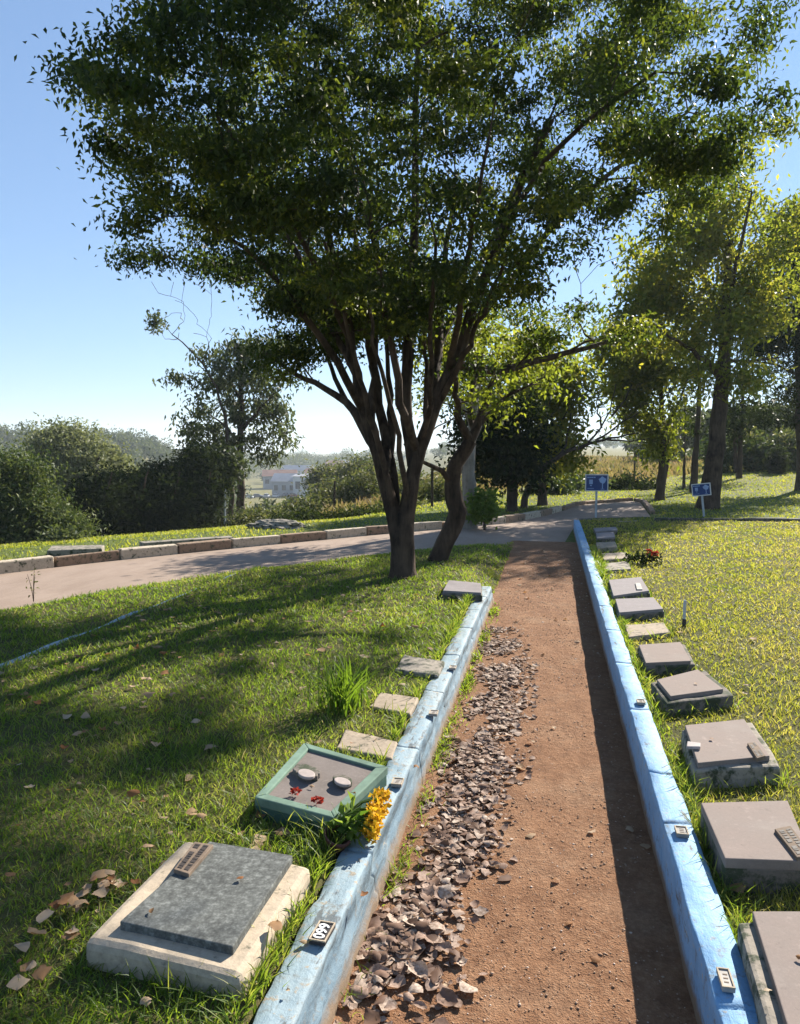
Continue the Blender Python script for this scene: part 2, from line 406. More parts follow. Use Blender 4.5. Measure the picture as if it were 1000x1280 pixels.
nearX = np.array([p[0] for p in nearW]); nearY = np.array([p[1] for p in nearW])
def yedge(x): return np.interp(x, nearX, nearY)
WALL_R_END = 15.0
apron = [G(724, 649)[:2], G(732, 648.2)[:2], G(813, 646)[:2], G(801, 628.5)[:2], G(790, 626.5)[:2]]
poly = nearW + apron + farW[::-1]
bm = bmesh.new()
f = bm.faces.new([bm.verts.new((p[0], p[1], .004)) for p in poly])
bmesh.ops.recalc_face_normals(bm, faces=bm.faces)
if f.normal.z < 0: f.normal_flip()
bmesh.ops.triangulate(bm, faces=bm.faces)
tag(link('road', bm_mesh('road', bm), M['asphalt']), kind='structure')

# ------------------------------------------------------------------ ground
def spaced(lim, n, k):
    t = np.linspace(-1, 1, n); return np.sinh(t * k) / math.sinh(k) * lim
gx = spaced(1600, 260, 6.6); gy = spaced(1600, 260, 6.6)
X, Y = np.meshgrid(gx, gy, indexing='ij')
Z = terrain(X, Y)
u_, d_ = ud(X, Y); s_ = sdist(X, Y)
dry = sst(3, 9, s_) * .6 + sst(20, 30, d_) * .5
V = np.stack([X, Y, Z], -1).reshape(-1, 3)
i = np.arange(259)[:, None] * 260; j = np.arange(259)[None, :]
F = np.stack([i + j, i + 260 + j, i + 261 + j, i + j + 1], -1).reshape(-1, 4)
tag(link('ground', np_mesh('ground', V, F, np.clip(dry, 0, 1).ravel(), True), M['ground']), kind='structure')
# dirt path, a slightly rough sheet
xs = np.linspace(-.66, .47, 36); ys = np.concatenate([np.arange(-4, 8, .06), np.arange(8, 13.35, .15)])
X, Y = np.meshgrid(xs, ys, indexing='ij')
Z = .012 + .006 * nz(X, Y, 3, 1) + .004 * nz(X, Y, 11, 4) - .016 * (1 - sst(0, .12, 13.35 - Y))
Z = np.maximum(Z, .0065 * (Y < 13.2))
V = np.stack([X, Y, Z], -1).reshape(-1, 3); ny = len(ys)
i = np.arange(len(xs) - 1)[:, None] * ny; j = np.arange(ny - 1)[None, :]
F = np.stack([i + j, i + ny + j, i + ny + j + 1, i + j + 1], -1).reshape(-1, 4)
tag(link('path', np_mesh('path', V, F, None, True), M['dirt']), kind='structure')

# ------------------------------------------------------------------ lawns
WEND = 7.9
def lawn_l(x, y):
    x = np.asarray(x, float); y = np.asarray(y, float)
    dr = yedge(x) - y
    h = .015 + .165 * sst(.02, 1.5, dr)
    h = h * (1 - .45 * sst(3.45, 3.62, -x))                     # beyond the old edging the bank drops
    side = sst(-.02, .35, -x - .60)
    h = h * (1 - (1 - side) * sst(WEND - .1, WEND + .5, y)) + .012
    h = h - .13 * sst(-.722, -.703, x) * (1 - sst(WEND - .03, WEND + .03, y))
    return h + .010 * nz(x, y, 2.2, 7) * sst(0, .4, dr) + .004 * nz(x, y, 9, 2)
XL0, XL1 = -14.0, -.615
xs = np.concatenate([np.linspace(XL0, -3.7, 40), np.linspace(-3.65, -3.4, 8), np.linspace(-3.3, -.80, 44), [-.77, -.74, -.722, -.712, -.702, -.66, XL1]])
ts = np.concatenate([np.linspace(0, .85, 60), np.linspace(.86, 1, 24)])
X, T = np.meshgrid(xs, ts, indexing='ij'); Y = -4 + T * (yedge(X) + 4)
V = np.stack([X, Y, lawn_l(X, Y)], -1).reshape(-1, 3); ny = len(ts)
i = np.arange(len(xs) - 1)[:, None] * ny; j = np.arange(ny - 1)[None, :]
F = np.stack([i + j, i + ny + j, i + ny + j + 1, i + j + 1], -1).reshape(-1, 4)
tag(link('lawn', np_mesh('lawn', V, F, None, True), M['lawn']), kind='structure')
XR0, XR1, YR1 = .49, 16.0, 15.55
def lawn_r(x, y):
    return .185 + .012 * nz(x, y, 1.8, 9) + .004 * nz(x, y, 8, 3) + .03 * sst(1.5, 5, x)
xs = np.concatenate([np.linspace(XR0, 4, 40), np.linspace(4.2, XR1, 30)]); ys = np.linspace(-4, YR1, 110)
X, Y = np.meshgrid(xs, ys, indexing='ij'); V = np.stack([X, Y, lawn_r(X, Y)], -1)
nx, ny = len(xs), len(ys)
i = np.arange(nx - 1)[:, None] * ny; j = np.arange(ny - 1)[None, :]
F = np.stack([i + j, i + ny + j, i + ny + j + 1, i + j + 1], -1).reshape(-1, 4)
edge = V[:, -1].copy(); low = edge.copy(); low[:, 2] = -.02
Vall = np.concatenate([V.reshape(-1, 3), low]); b0 = nx * ny
k = np.arange(nx - 1); Fe = np.stack([k * ny + ny - 1, (k + 1) * ny + ny - 1, b0 + k + 1, b0 + k], -1)
tag(link('lawn', np_mesh('lawn', Vall, [F, Fe], None, True), M['lawn']), kind='structure')

# ------------------------------------------------------------------ walls
def wall(name, prof, y0, y1, mat, label, joints, amp, hfun=None, seed=0):
    """prof: list of (x,z) from inner bottom over the top to outer bottom"""
    ys = list(np.arange(y0, y1, .045)); n = len(prof)
    for jt in joints: ys += [jt - .006, jt, jt + .006]
    ys = np.array(sorted(ys + [y1])); P = np.array(prof)
    V = np.zeros((len(ys), n, 3))
    for a, y in enumerate(ys):
        sc = 1 if hfun is None else hfun(y)
        x = P[:, 0] + amp * nz(y * 1.0 + P[:, 1] * 5, P[:, 0] * 8, 6, seed) + amp * .7 * nz(y, P[:, 1] * 10 + P[:, 0] * 4, 24, seed + 4)
        z = P[:, 1] * sc + (P[:, 1] > .06) * (amp * .8 * nz(y, P[:, 0] * 6, 5, seed + 2) + amp * .6 * nz(y, P[:, 0] * 20, 30, seed + 8))
        if joints and min(abs(y - jt) for jt in joints) < 1e-6: z = z - (P[:, 1] > .1) * .012; x = x - .004 * np.sign(P[:, 0] - P[:, 0].mean())
        V[a, :, 0] = x; V[a, :, 1] = y; V[a, :, 2] = z
    i = np.arange(len(ys) - 1)[:, None] * n; j = np.arange(n - 1)[None, :]
    F = np.stack([i + j, i + j + 1, i + n + j + 1, i + n + j], -1).reshape(-1, 4)
    c0 = np.arange(n)[None, :][:, ::-1]; c1 = (np.arange(n) + (len(ys) - 1) * n)[None, :]
    o = link(name, np_mesh(name, V.reshape(-1, 3), [F[:, ::-1], c0[:, ::-1], c1[:, ::-1]]), mat)
    bmx = bmesh.new(); bmx.from_mesh(o.data); bmesh.ops.recalc_face_normals(bmx, faces=bmx.faces); bmx.to_mesh(o.data); bmx.free()
    tag(o, label, 'wall'); return o
wall('garden_wall', [(-.705, -.03), (-.704, .190), (-.700, .195), (-.665, .196), (-.625, .195), (-.600, .194), (-.5945, .189), (-.593, .15), (-.592, .112), (-.584, .106), (-.583, .06), (-.576, .05), (-.574, -.03)],
     -4, WEND, M['paleblue'], 'weathered pale blue low wall edging the left lawn beside the leaf litter', [.2, 1.35, 2.5, 3.45, 4.3, 5.1, 5.9, 6.6, 7.25], .0095,
     lambda y: 1 - .12 * sst(6.8, 7.9, y), 3)
wall('garden_wall', [(.525, -.03), (.524, .1), (.524, .225), (.520, .230), (.472, .231), (.426, .230), (.4215, .226), (.421, .18), (.42, .1), (.418, .04), (.417, -.03)],
     -4, WALL_R_END, M['blue'], 'bright blue low wall along the right edge of the path', [1.0, 1.9, 2.85, 3.3, 4.1, 5.0, 5.9, 6.8, 7.9, 9.1, 10.3, 11.6, 13], .0055, None, 11)
# low old edging far left, almost sunk in the lawn
pA = G(300, 716.5, .17); pB = G(0, 832, .17)
e_ = (pA - pB) / np.linalg.norm(pA - pB); L_ = np.linalg.norm(pA - pB) + 4
ys = np.arange(0, L_, .06); base = pB - e_ * 4; perp = np.array([e_[1], -e_[0], 0])
V = []
for t in ys:
    c = base + e_ * t; dz = .017 * nz(t, 0, 2.3, 5) + .008 * nz(t, 1, 9, 2)
    for off, z in ((-.05, 0.02), (-.046, .165), (.045, .168), (.05, .02)):
        q = c + perp * (off + .004 * nz(t, off * 30, 8, 1)); V.append((q[0], q[1], z + (dz if z > .1 else 0)))
V = np.array(V); i = np.arange(len(ys) - 1)[:, None] * 4; j = np.arange(3)[None, :]
F = np.stack([i + j, i + j + 1, i + 5 + j, i + 4 + j], -1).reshape(-1, 4)
tag(link('lawn_edging', np_mesh('lawn_edging', V, F), M['paleblue']), 'pale blue painted edging almost sunk in the left lawn near the road', 'edging')

# ------------------------------------------------------------------ kerb stones
def kerb_run(P, length, h, w, mats, z0fun, start=0, label=None, group=None, side=1, gap=.012):
    Q, tot = resample(P, length); k = start
    for a in range(len(Q) - 1):
        p, q = Q[a], Q[a + 1]; t = (q - p) / np.linalg.norm(q - p); nrm = np.array([-t[1], t[0]]) * side
        p2, q2 = p + t * gap, q - t * gap; hh = h * random.uniform(.92, 1.06)
        bmk = bmesh.new()
        tops = [p2, q2, q2 + nrm * w, p2 + nrm * w]
        zb = z0fun(*p)
        prism(bmk, [(v[0] + random.uniform(-.008, .008), v[1] + random.uniform(-.008, .008), zb + hh + random.uniform(-.012, .008)) for v in tops], zb - .06)
        bevel(bmk, .018, 2); roughen(bmk, 1, .005, 9, k % 7)
        mi = k % len(mats)
        o = link('kerb_stone', bm_mesh('kerb_stone', bmk), M[mats[mi]])
        tag(o, label[mi], 'kerb', group); k += 1
kerb_run(np.array(farW[:3] + farW[3:-1]), .92, .15, .13, ['kerb_brown', 'kerb_white'], lambda x, y: 0, 0,
         ['bare brown kerb stone along the far edge of the road', 'white painted kerb stone along the far edge of the road'], 'alternating kerb stones of the far road edge')
K2 = np.array([farW[-2], farW[-1], G(790, 626)[:2], G(802, 628)[:2], G(815, 645.5)[:2]])
kerb_run(K2, .8, .10, .12, ['kerb_brown'], lambda x, y: 0, 0, ['dark kerb stone round the end of the road behind the sign'], 'kerb stones round the road end')
K3 = np.array([[.53, YR1 + .02], G(769, 648)[:2] * [1, 0] + [0, YR1 + .02]])
kerb_run(K3, .62, .20, .11, ['conc_dark'], lambda x, y: 0, 0, ['dark shaded kerb stone on the back edge of the right lawn by the sign'], 'dark kerb stones behind the right lawn')  # shade on the kerb face is put into the dark concrete colour
K4 = np.array([[G(798, 647)[0], YR1 + .02], [G(830, 647)[0], YR1 + .05], [G(900, 645)[0], YR1 + .25], [G(1000, 640)[0], YR1 + .7], [11, YR1 + 1.6]])
kerb_run(K4, .85, .25, .12, ['conc_dark'], lambda x, y: 0, 0, ['dark shaded kerb stone on the back edge of the right lawn by the tilted sign'], 'dark kerb stones behind the right lawn by the tilted sign')  # dark concrete colour again holds the shade on these faces
# concrete ramp where the kerb opens
bmk = bmesh.new()
a, b = G(771, 650, .2), G(796, 649, .2)
prism(bmk, [(a[0], a[1] - .25, .2), (b[0], b[1] - .25, .2), (b[0], b[1] + .9, .02), (a[0], a[1] + .9, .02)], -.05); bevel(bmk, .012); roughen(bmk, 3, .01, 5)
tag(link('ramp', bm_mesh('ramp', bmk), M['conc']), 'small pale concrete ramp in the kerb opening beside the upright sign', 'ramp')

# ------------------------------------------------------------------ graves
EXCL = []          # quads kept free of grass
def quad(pts, z): return [G(px, py, z) for px, py in pts]
def lerp_in(Q, l, r, n, f):
    """inner quad of (far-left, far-right, near-right, near-left) by fractions from left, right, near, far"""
    FL, FR, NR, NL = Q
    def at(u, v): return (FL * (1 - u) + FR * u) * v + (NL * (1 - u) + NR * u) * (1 - v)
    return [at(l, 1 - f), at(1 - r, 1 - f), at(1 - r, n), at(l, n)]
def solid(name, Q, h, mat, parent, loc, bv=.008, rough=None):
    bmk = bmesh.new(); Q = [np.array(q) - loc for q in Q]
    prism(bmk, Q[::-1], min(q[2] for q in Q) - h)
    bevel(bmk, bv, 2)
    if rough: roughen(bmk, 3, rough, 14, 2)
    return link(name, bm_mesh(name, bmk), mat, parent)
def dashes(Q, parent, loc, rows, mat, z=.0015, seed=0, along=True):
    """illegible lettering as short raised strokes on a plaque"""
    r = random.Random(seed); bmk = bmesh.new(); FL, FR, NR, NL = [np.array(q) - loc for q in Q]
    def at(u, v): return (FL * (1 - u) + FR * u) * v + (NL * (1 - u) + NR * u) * (1 - v)
    for k in range(rows):
        c = (k + .5) / rows * .84 + .08; t = .08
        while t < .9:
            w = r.uniform(.03, .11); hgt = .28 / rows
            if r.random() < .82:
                uv = [(c - hgt, t), (c + hgt, t), (c + hgt, min(.93, t + w)), (c - hgt, min(.93, t + w))]
                if not along: uv = [(b_, a_) for a_, b_ in uv]
                bmk.faces.new([bmk.verts.new(at(*p) + np.array([0, 0, z])) for p in uv])
            t += w + r.uniform(.015, .05)
    bmesh.ops.recalc_face_normals(bmk, faces=bmk.faces)
    return link('lettering', bm_mesh('lettering', bmk), mat, parent)
def grave(label, top, z, h, base_mat, slab=None, slab_mat=None, slab_h=.022, plaque=None, bv=.012, rough=.004, name='grave_marker', plaque_mat='bronze', base_name='base', rows=2, along=True, group='flat grave markers beside the path'):
    Q = quad(top, z); c = sum(Q) / 4; c = np.array([c[0], c[1], z - h])
    root = empty(name, c, label, 'grave marker', group)
    EXCL.append([q[:2] for q in Q])
    solid(base_name, Q, h + .06, M[base_mat], root, c, bv, rough)
    zt = z
    if slab:
        S = lerp_in(Q, *slab) if len(slab) == 4 and not isinstance(slab[0], tuple) else quad(slab, z)
        zt = z + slab_h; S = [np.array([q[0], q[1], zt]) for q in S]
        solid('slab', S, slab_h + .004, M[slab_mat], root, c, .003)
    if plaque:
        Pq = [np.array([*G(px, py, zt)[:2], zt + .012]) for px, py in plaque]
        pl = solid('plaque', Pq, .016, M[plaque_mat], root, c, .002)
        if plaque_mat == 'bronze': o = dashes(Pq, pl, c, rows, M['ink'], .0015, int(top[0][0]), along)
    return root, Q, c

# left lot
Lz = .268
root, Q, c = grave('nearest grave on the left lawn, pale concrete block with speckled grey granite slab',
      [(232, 1047), (390, 1082), (301, 1222), (104, 1175)], Lz, .11, 'conc', [(262, 1060), (366, 1078), (291, 1194), (150, 1162)], 'granite', .024,
      [(243, 1056), (267, 1060), (236, 1097), (217, 1091)], .022, .004)
bmk = bmesh.new()
Q2 = quad([(318, 996), (380, 928), (485, 958), (418, 1022)][:], .275); Q2 = [Q2[1], Q2[2], Q2[3], Q2[0]]
c = np.array([*(sum(Q2) / 4)[:2], .185]); EXCL.append([q[:2] for q in Q2])
gr = empty('grave_marker', c, 'green framed grave with two ceramic portraits and red flowers beside the pale blue wall', 'grave marker', 'flat grave markers beside the path')
solid('base', [q - np.array([0, 0, .03]) for q in lerp_in(Q2, .005, .005, .005, .005)], .20, M['green_shaded'], gr, c, .008, .002)
inn = lerp_in(Q2, .10, .10, .08, .08)
for a, b, d, e in ((Q2[0], Q2[1], inn[1], inn[0]), (Q2[1], Q2[2], inn[2], inn[1]), (Q2[2], Q2[3], inn[3], inn[2]), (Q2[3], Q2[0], inn[0], inn[3])):
    solid('frame', [a, b, d, e], .035, M['green_paint'], gr, c, .004)
M['brown_slab'] = stone('grey_brown_slab', (.17, .145, .13), .2, 180, .85, .1)
solid('slab', [q - np.array([0, 0, .012]) for q in inn], .03, M['brown_slab'], gr, c, .001)
def oval(cx, cy, z, rx, ry, mat, parent, loc, scal=0, h=.02, nseg=40):
    bmk = bmesh.new(); ctr = G(cx, cy, z)
    ex, ey = (Q2[1] - Q2[0]) / np.linalg.norm(Q2[1] - Q2[0]), (Q2[0] - Q2[3]) / np.linalg.norm(Q2[0] - Q2[3])
    pts = []
    for k in range(nseg):
        t = k / nseg * 2 * math.pi; r = 1 + scal * abs(math.sin(4 * t)) - scal * .5
        pts.append(ctr + ex * rx * r * math.cos(t) + ey * ry * r * math.sin(t) + np.array([0, 0, h]) - loc)
    prism(bmk, pts, pts[0][2] - h - .004); bevel(bmk, .003)
    return link('portrait', bm_mesh('portrait', bmk), M[mat], parent)
o1 = oval(383, 969, .264, .066, .05, 'conc_dark', gr, c, .16, .022); o1.name = 'portrait_mount'
oval(383, 968.4, .286, .043, .035, 'ceramic', gr, c, 0, .008)
o2 = oval(428, 979, .264, .048, .036, 'conc_dark', gr, c, 0, .020); o2.name = 'portrait_mount'
oval(428, 978.4, .284, .040, .029, 'ceramic', gr, c, 0, .008)
def flower_head(ctr, R, mat, n=34, name='rose', label=None, cat='flower', group=None, L=.03):
    """rosette of cupped petals"""
    P = []; outv = []
    for k in range(n):
        t = k * 2.4; r = R * math.sqrt(k / n) * .55; P.append([r * math.cos(t), r * math.sin(t), .012 + .35 * (R - r)]); outv.append([math.cos(t), math.sin(t), 1.2 - 1.4 * r / R])
    V, F, t = leaves(np.array(P), L, L * .9, -.1, .1, None, unit(np.array(outv)) * 1.8)
    V[:, 2] = np.maximum(V[:, 2], 0.0)
    o = link(name, np_mesh(name, V, F, t), M[mat]); o.location = Vector(ctr.tolist())
    if label: tag(o, label, cat, group)
    return o
flower_head(G(369, 995, .265), .024, 'petal_red', 34, 'artificial_flower', 'small dark red flower lying on the green framed grave, farther from the pot', 'flower', 'red flowers on the green framed grave', .017)
flower_head(G(397, 1006, .265), .024, 'petal_red', 34, 'artificial_flower', 'small dark red flower on the green framed grave, nearer the yellow flowers', 'flower', 'red flowers on the green framed grave', .017)
grave('tan stone slab sunk in grass just behind the green framed grave', [(432, 911), (497, 926), (491, 948), (420, 934)], .205, .03, 'tan_slab', bv=.008, rough=.006)
grave('tan stone slab in shade beside the spiky plant', [(476, 865), (523, 871), (514, 893), (462, 882)], .215, .04, 'tan_slab', bv=.008, rough=.006)
grave('grey stone slab between the spiky plant and the far end of the pale blue wall', [(505, 818), (556, 826), (548, 844), (494, 836)], .22, .05, 'conc_old', bv=.008, rough=.006)
grave('pale grey slab on a raised block near the forked tree trunk', [(560, 727), (602, 731), (603, 744), (552, 741)], .255, .08, 'conc_dark', (.03, .03, .03, .03), 'grey_slab', .02, None)

# right lot
grave('nearest grave on the right lawn, mauve slab on mossy concrete cut by the frame', [(921, 1150), (1110, 1150), (1190, 1330), (968, 1318)], .28, .11, 'conc_old', [(940, 1148), (1106, 1148), (1180, 1322), (990, 1314)], 'mauve', .022, None, .012, .006)
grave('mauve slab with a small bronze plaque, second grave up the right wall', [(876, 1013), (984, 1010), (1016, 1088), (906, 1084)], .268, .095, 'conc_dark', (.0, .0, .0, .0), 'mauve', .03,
      [(968, 1040), (988, 1036), (1016, 1074), (996, 1076)], .006, .003)  # dark base stands in for the shadow under the overhanging slab
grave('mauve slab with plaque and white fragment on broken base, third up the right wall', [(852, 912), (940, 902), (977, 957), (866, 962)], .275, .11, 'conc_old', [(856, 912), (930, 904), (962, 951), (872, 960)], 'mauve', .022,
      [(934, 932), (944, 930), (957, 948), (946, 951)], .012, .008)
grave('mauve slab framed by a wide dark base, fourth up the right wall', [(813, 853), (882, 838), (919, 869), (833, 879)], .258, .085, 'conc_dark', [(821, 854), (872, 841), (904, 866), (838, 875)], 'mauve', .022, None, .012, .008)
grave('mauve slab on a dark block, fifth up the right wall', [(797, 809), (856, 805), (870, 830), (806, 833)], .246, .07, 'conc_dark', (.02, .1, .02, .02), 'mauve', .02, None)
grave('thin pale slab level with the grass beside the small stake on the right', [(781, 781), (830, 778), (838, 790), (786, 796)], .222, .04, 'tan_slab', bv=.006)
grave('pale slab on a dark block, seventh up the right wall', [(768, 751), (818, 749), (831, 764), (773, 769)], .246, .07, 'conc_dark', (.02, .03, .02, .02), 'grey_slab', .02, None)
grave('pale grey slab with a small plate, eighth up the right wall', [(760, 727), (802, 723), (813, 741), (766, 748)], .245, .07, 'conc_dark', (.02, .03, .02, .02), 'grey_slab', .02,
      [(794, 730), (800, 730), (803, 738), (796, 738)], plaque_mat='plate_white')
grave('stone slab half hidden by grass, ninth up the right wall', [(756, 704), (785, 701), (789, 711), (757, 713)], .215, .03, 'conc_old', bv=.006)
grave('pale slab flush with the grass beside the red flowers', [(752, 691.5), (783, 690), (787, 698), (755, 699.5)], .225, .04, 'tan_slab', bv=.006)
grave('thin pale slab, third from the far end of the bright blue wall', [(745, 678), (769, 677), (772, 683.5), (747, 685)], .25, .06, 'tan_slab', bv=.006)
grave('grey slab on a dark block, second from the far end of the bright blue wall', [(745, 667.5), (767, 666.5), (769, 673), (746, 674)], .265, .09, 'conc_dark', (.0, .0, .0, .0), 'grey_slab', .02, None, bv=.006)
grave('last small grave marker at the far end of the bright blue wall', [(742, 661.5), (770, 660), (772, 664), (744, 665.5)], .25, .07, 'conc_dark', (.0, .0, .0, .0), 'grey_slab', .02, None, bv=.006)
# chip of white ceramic on third grave
bmk = bmesh.new(); a = G(866, 935, .299)
prism(bmk, [(-.03, -.02, .012), (.028, -.015, .014), (.035, .018, .02), (-.02, .022, .022)], 0); bevel(bmk, .003)
o = link('ceramic_fragment', bm_mesh('ceramic_fragment', bmk), M['ceramic']); o.location = Vector(a.tolist()); tag(o, 'white broken ceramic fragment lying on the third grave up the right wall', 'fragment')

# ------------------------------------------------------------------ number plates on the walls
def text_mesh(s, size):
    cu = bpy.data.curves.new('txt', 'FONT'); cu.body = s; cu.size = size; cu.align_x = 'CENTER'; cu.align_y = 'CENTER'; cu.extrude = .0008
    cu.offset = size * .022
    o = bpy.data.objects.new('txt', cu); COL.objects.link(o); bpy.context.view_layer.update()
    me = bpy.data.meshes.new_from_object(o.evaluated_get(bpy.context.evaluated_depsgraph_get()))
    bpy.data.objects.remove(o); return me
def number_plate(px, py, z, w, l, label, body, digits=None, rot=0):
    p = G(px, py, z); root = empty('number_plate', p, label, 'number plate', 'number plates on the low walls'); root.rotation_euler = (0, 0, rot)
    bmk = bmesh.new(); box(bmk, 0, 0, .005, w, l, .012); bevel(bmk, .002); link('plate', bm_mesh('plate', bmk), M[body], root)
    bmk = bmesh.new(); t = .004
    for cx, cy, sx, sy in ((0, l / 2 - t / 2, w, t), (0, -l / 2 + t / 2, w, t), (w / 2 - t / 2, 0, t, l - 2 * t), (-w / 2 + t / 2, 0, t, l - 2 * t)):
        box(bmk, cx, cy, .0125, sx, sy, .004)
    link('rim', bm_mesh('rim', bmk), M['conc'], root)
    if digits:
        o = link('digits', text_mesh(digits, w * .92), M['white'], root); o.location = (0, 0, .0128); o.rotation_euler = (0, 0, math.pi / 2)
    else:
        bmk = bmesh.new()
        for k in (-1, 0, 1): box(bmk, .001 * k, k * l * .2, .0112, w * .34, l * .05, .0015)
        link('worn_digits', bm_mesh('worn_digits', bmk), M['bronze'], root)
number_plate(403, 1169, .200, .05, .09, 'black plate with white number 099 on top of the pale blue wall', 'plate_black', '099', -.06)
number_plate(497, 980, .200, .045, .062, 'worn pale plate on the pale blue wall beside the yellow flowers', 'plate_white')
number_plate(542, 893, .200, .045, .062, 'worn plate on the pale blue wall beside the spiky plant', 'plate_white')
number_plate(566, 836, .200, .042, .06, 'bright plate on the far part of the pale blue wall, farthest of its plates', 'plate_white')
number_plate(852, 1042, .236, .042, .06, 'white plate on the bright blue wall beside the slab with the bronze plaque', 'plate_white')
number_plate(907, 1228, .236, .032, .075, 'white plate on the nearest part of the bright blue wall', 'plate_white')
number_plate(801, 879, .236, .042, .06, 'white plate on the bright blue wall beside the wide framed fourth grave', 'plate_white')

# ------------------------------------------------------------------ flowers, pot and small things
pot = G(424, 1056, .19); pot[2] -= .01; pr = empty('flower_pot', pot, 'dark terracotta pot tipped against the green framed grave, holding yellow flowers', 'flower pot')
bmk = bmesh.new(); prof = [(0, .0), (.045, .0), (.05, .01), (.068, .10), (.074, .102), (.074, .125), (.066, .125), (.06, .105), (0, .10)]
prev = None
for r, z in prof:
    ring = [bmk.verts.new((r * math.cos(t), r * math.sin(t), z)) for t in np.linspace(0, 2 * math.pi, 25)[:-1]] if r > 0 else None
    if prev is not None and ring is not None:
        for k in range(24): bmk.faces.new((prev[k], prev[(k + 1) % 24], ring[(k + 1) % 24], ring[k]))
    prev = ring
o = link('pot', bm_mesh('pot', bmk, True), M['terracotta'], pr); o.rotation_euler = (.25, .35, 0); o.location = (-.02, -.02, -.005); o.scale = (.68, .68, .68)
P = rng.normal(size=(64, 3)) * [.026, .026, .026] + [.035, .015, .075]
V, F, t = leaves(P, .062, .03, .1, .2, None, unit(P - [.035, .015, .05])); link('foliage', np_mesh('foliage', V, F, t), M['leaf_bright'], pr)
a0 = G(462, 1043, .25) - pot; a1 = G(472, 990, .30) - pot
st_paths = []
P = []
for k in range(26):
    q = rng.uniform(0, 1); c_ = a0 * (1 - q) + a1 * q + rng.normal(size=3) * [.018, .018, .018]
    st_paths.append((np.array([[0, .01, .1], (c_ + np.array([0, .01, .1])) / 2 + [0, 0, .02], c_]), np.full(3, .003)))
    d_ = unit(rng.normal(size=(26, 3))); P.append(c_ + d_ * .019)
V, F = tubes(st_paths); link('stems', np_mesh('stems', V, F, np.full(len(V), .3)), M['leaf_bright'], pr)
P = np.concatenate(P); V, F, t = leaves(P, .020, .016, 0, 0, None); link('blossoms', np_mesh('blossoms', V, F, t), M['petal_yellow'], pr)

# spiky plant on the left lawn
def blades(P, H, W, lean, tint, seg=3, curl=.35):
    n = len(P); H = np.broadcast_to(H, n); W = np.broadcast_to(W, n); lean = np.broadcast_to(lean, n)
    th = rng.uniform(0, 2 * np.pi, n); dr = np.stack([np.cos(th), np.sin(th), 0 * th], 1)
    ph = rng.uniform(0, 2 * np.pi, n); sd = np.stack([np.cos(ph), np.sin(ph), 0 * th], 1)
    Vs = []
    for k in range(seg + 1):
        f = k / seg; ctr = P + np.array([0, 0, 1.]) * (H * f * (1 - .25 * lean * f))[:, None] + dr * (H * lean * (f ** 1.7))[:, None]
        if k < seg:
            w = (W * (1 - .55 * f ** 1.5) * .5)[:, None]; Vs += [ctr - sd * w, ctr + sd * w]
        else: Vs += [ctr]
    m = 2 * seg + 1; V = np.stack(Vs, 1).reshape(-1, 3); o = np.arange(n)[:, None] * m
    fs = [o + np.array([[2 * k, 2 * k + 1, 2 * k + 3, 2 * k + 2]]) for k in range(seg - 1)]
    tri = o + np.array([[2 * seg - 2, 2 * seg - 1, 2 * seg]])
    return V, ([np.concatenate(fs)] if fs else []) + [tri], np.repeat(np.clip(tint, 0, 1), m)
pc = G(428, 885, .2); n = 110
P = np.zeros((n, 3)); P[:, :2] = rng.normal(size=(n, 2)) * .07
V, F, t = blades(P, rng.uniform(.16, .34, n), .012, rng.uniform(.1, .85, n), rng.uniform(0, .3, n), 5)
o = link('spiky_plant', np_mesh('spiky_plant', V, F, t), M['grass']); o.location = Vector(pc.tolist()); tag(o, 'clump of long arching spiky leaves on the left lawn beside the tan slabs', 'plant')

# red flowers with dark leaves on the right lawn
pc = G(812, 704, .2); fl = empty('flower_bunch', pc, 'bunch of red flowers with dark leaves lying on the right lawn', 'flowers')
P = rng.normal(size=(90, 3)) * [.13, .06, .03] + [-.08, 0, .06]; P[:, 2] = np.maximum(P[:, 2], .01)
V, F, t = leaves(P, .10, .04, .0, .4, rng.uniform(0, .4, 90)); link('foliage', np_mesh('foliage', V, F, t), M['leaf_dark'], fl)
for k in range(6):
    c_ = np.array([random.uniform(-.05, .11), random.uniform(-.05, .05), random.uniform(.07, .13)])
    o = flower_head(c_, .036, 'petal_red', 40, 'blossom', None, L=.033); o.parent = fl
# slim stake
pc = G(855, 783, .2); stk = empty('stake', pc, 'slim pale stake with a dark foot standing in the right lawn', 'stake')
bmk = bmesh.new(); box(bmk, 0, 0, .13, .022, .008, .16); bevel(bmk, .002); link('blade', bm_mesh('blade', bmk), M['post'], stk)
bmk = bmesh.new(); box(bmk, 0, 0, .025, .03, .016, .07); bevel(bmk, .003); link('foot', bm_mesh('foot', bmk), M['plate_black'], stk)
def weed(px, py, z, h, n, label, spread=.1, mat='leaf_scrub'):
    p = G(px, py, z); r = empty('weed', p, label, 'weed'); paths = []; L = []
    for k in range(n):
        tip = np.array([random.uniform(-spread, spread), random.uniform(-spread, spread), h * random.uniform(.7, 1)])
        pts = np.array([[0, 0, 0], tip * [.3, .3, .5], tip]); paths.append((pts, np.array([.005, .004, .002])))
        for q in np.linspace(.3, 1, 7): L.append(tip * q + rng.normal(size=3) * .015)
    V, F = tubes(paths, 4); link('stem', np_mesh('stem', V, F), M['bark_far'], r)
    V, F, t = leaves(np.array(L), .04, .018, .2, .1, None); link('leaves', np_mesh('leaves', V, F, t), M[mat], r)
weed(809, 692, .2, .42, 1, 'single thin stem standing behind the red flowers', .02)
weed(42, 752, .05, .38, 3, 'thin dry weed standing at the near edge of the road on the left', .12)

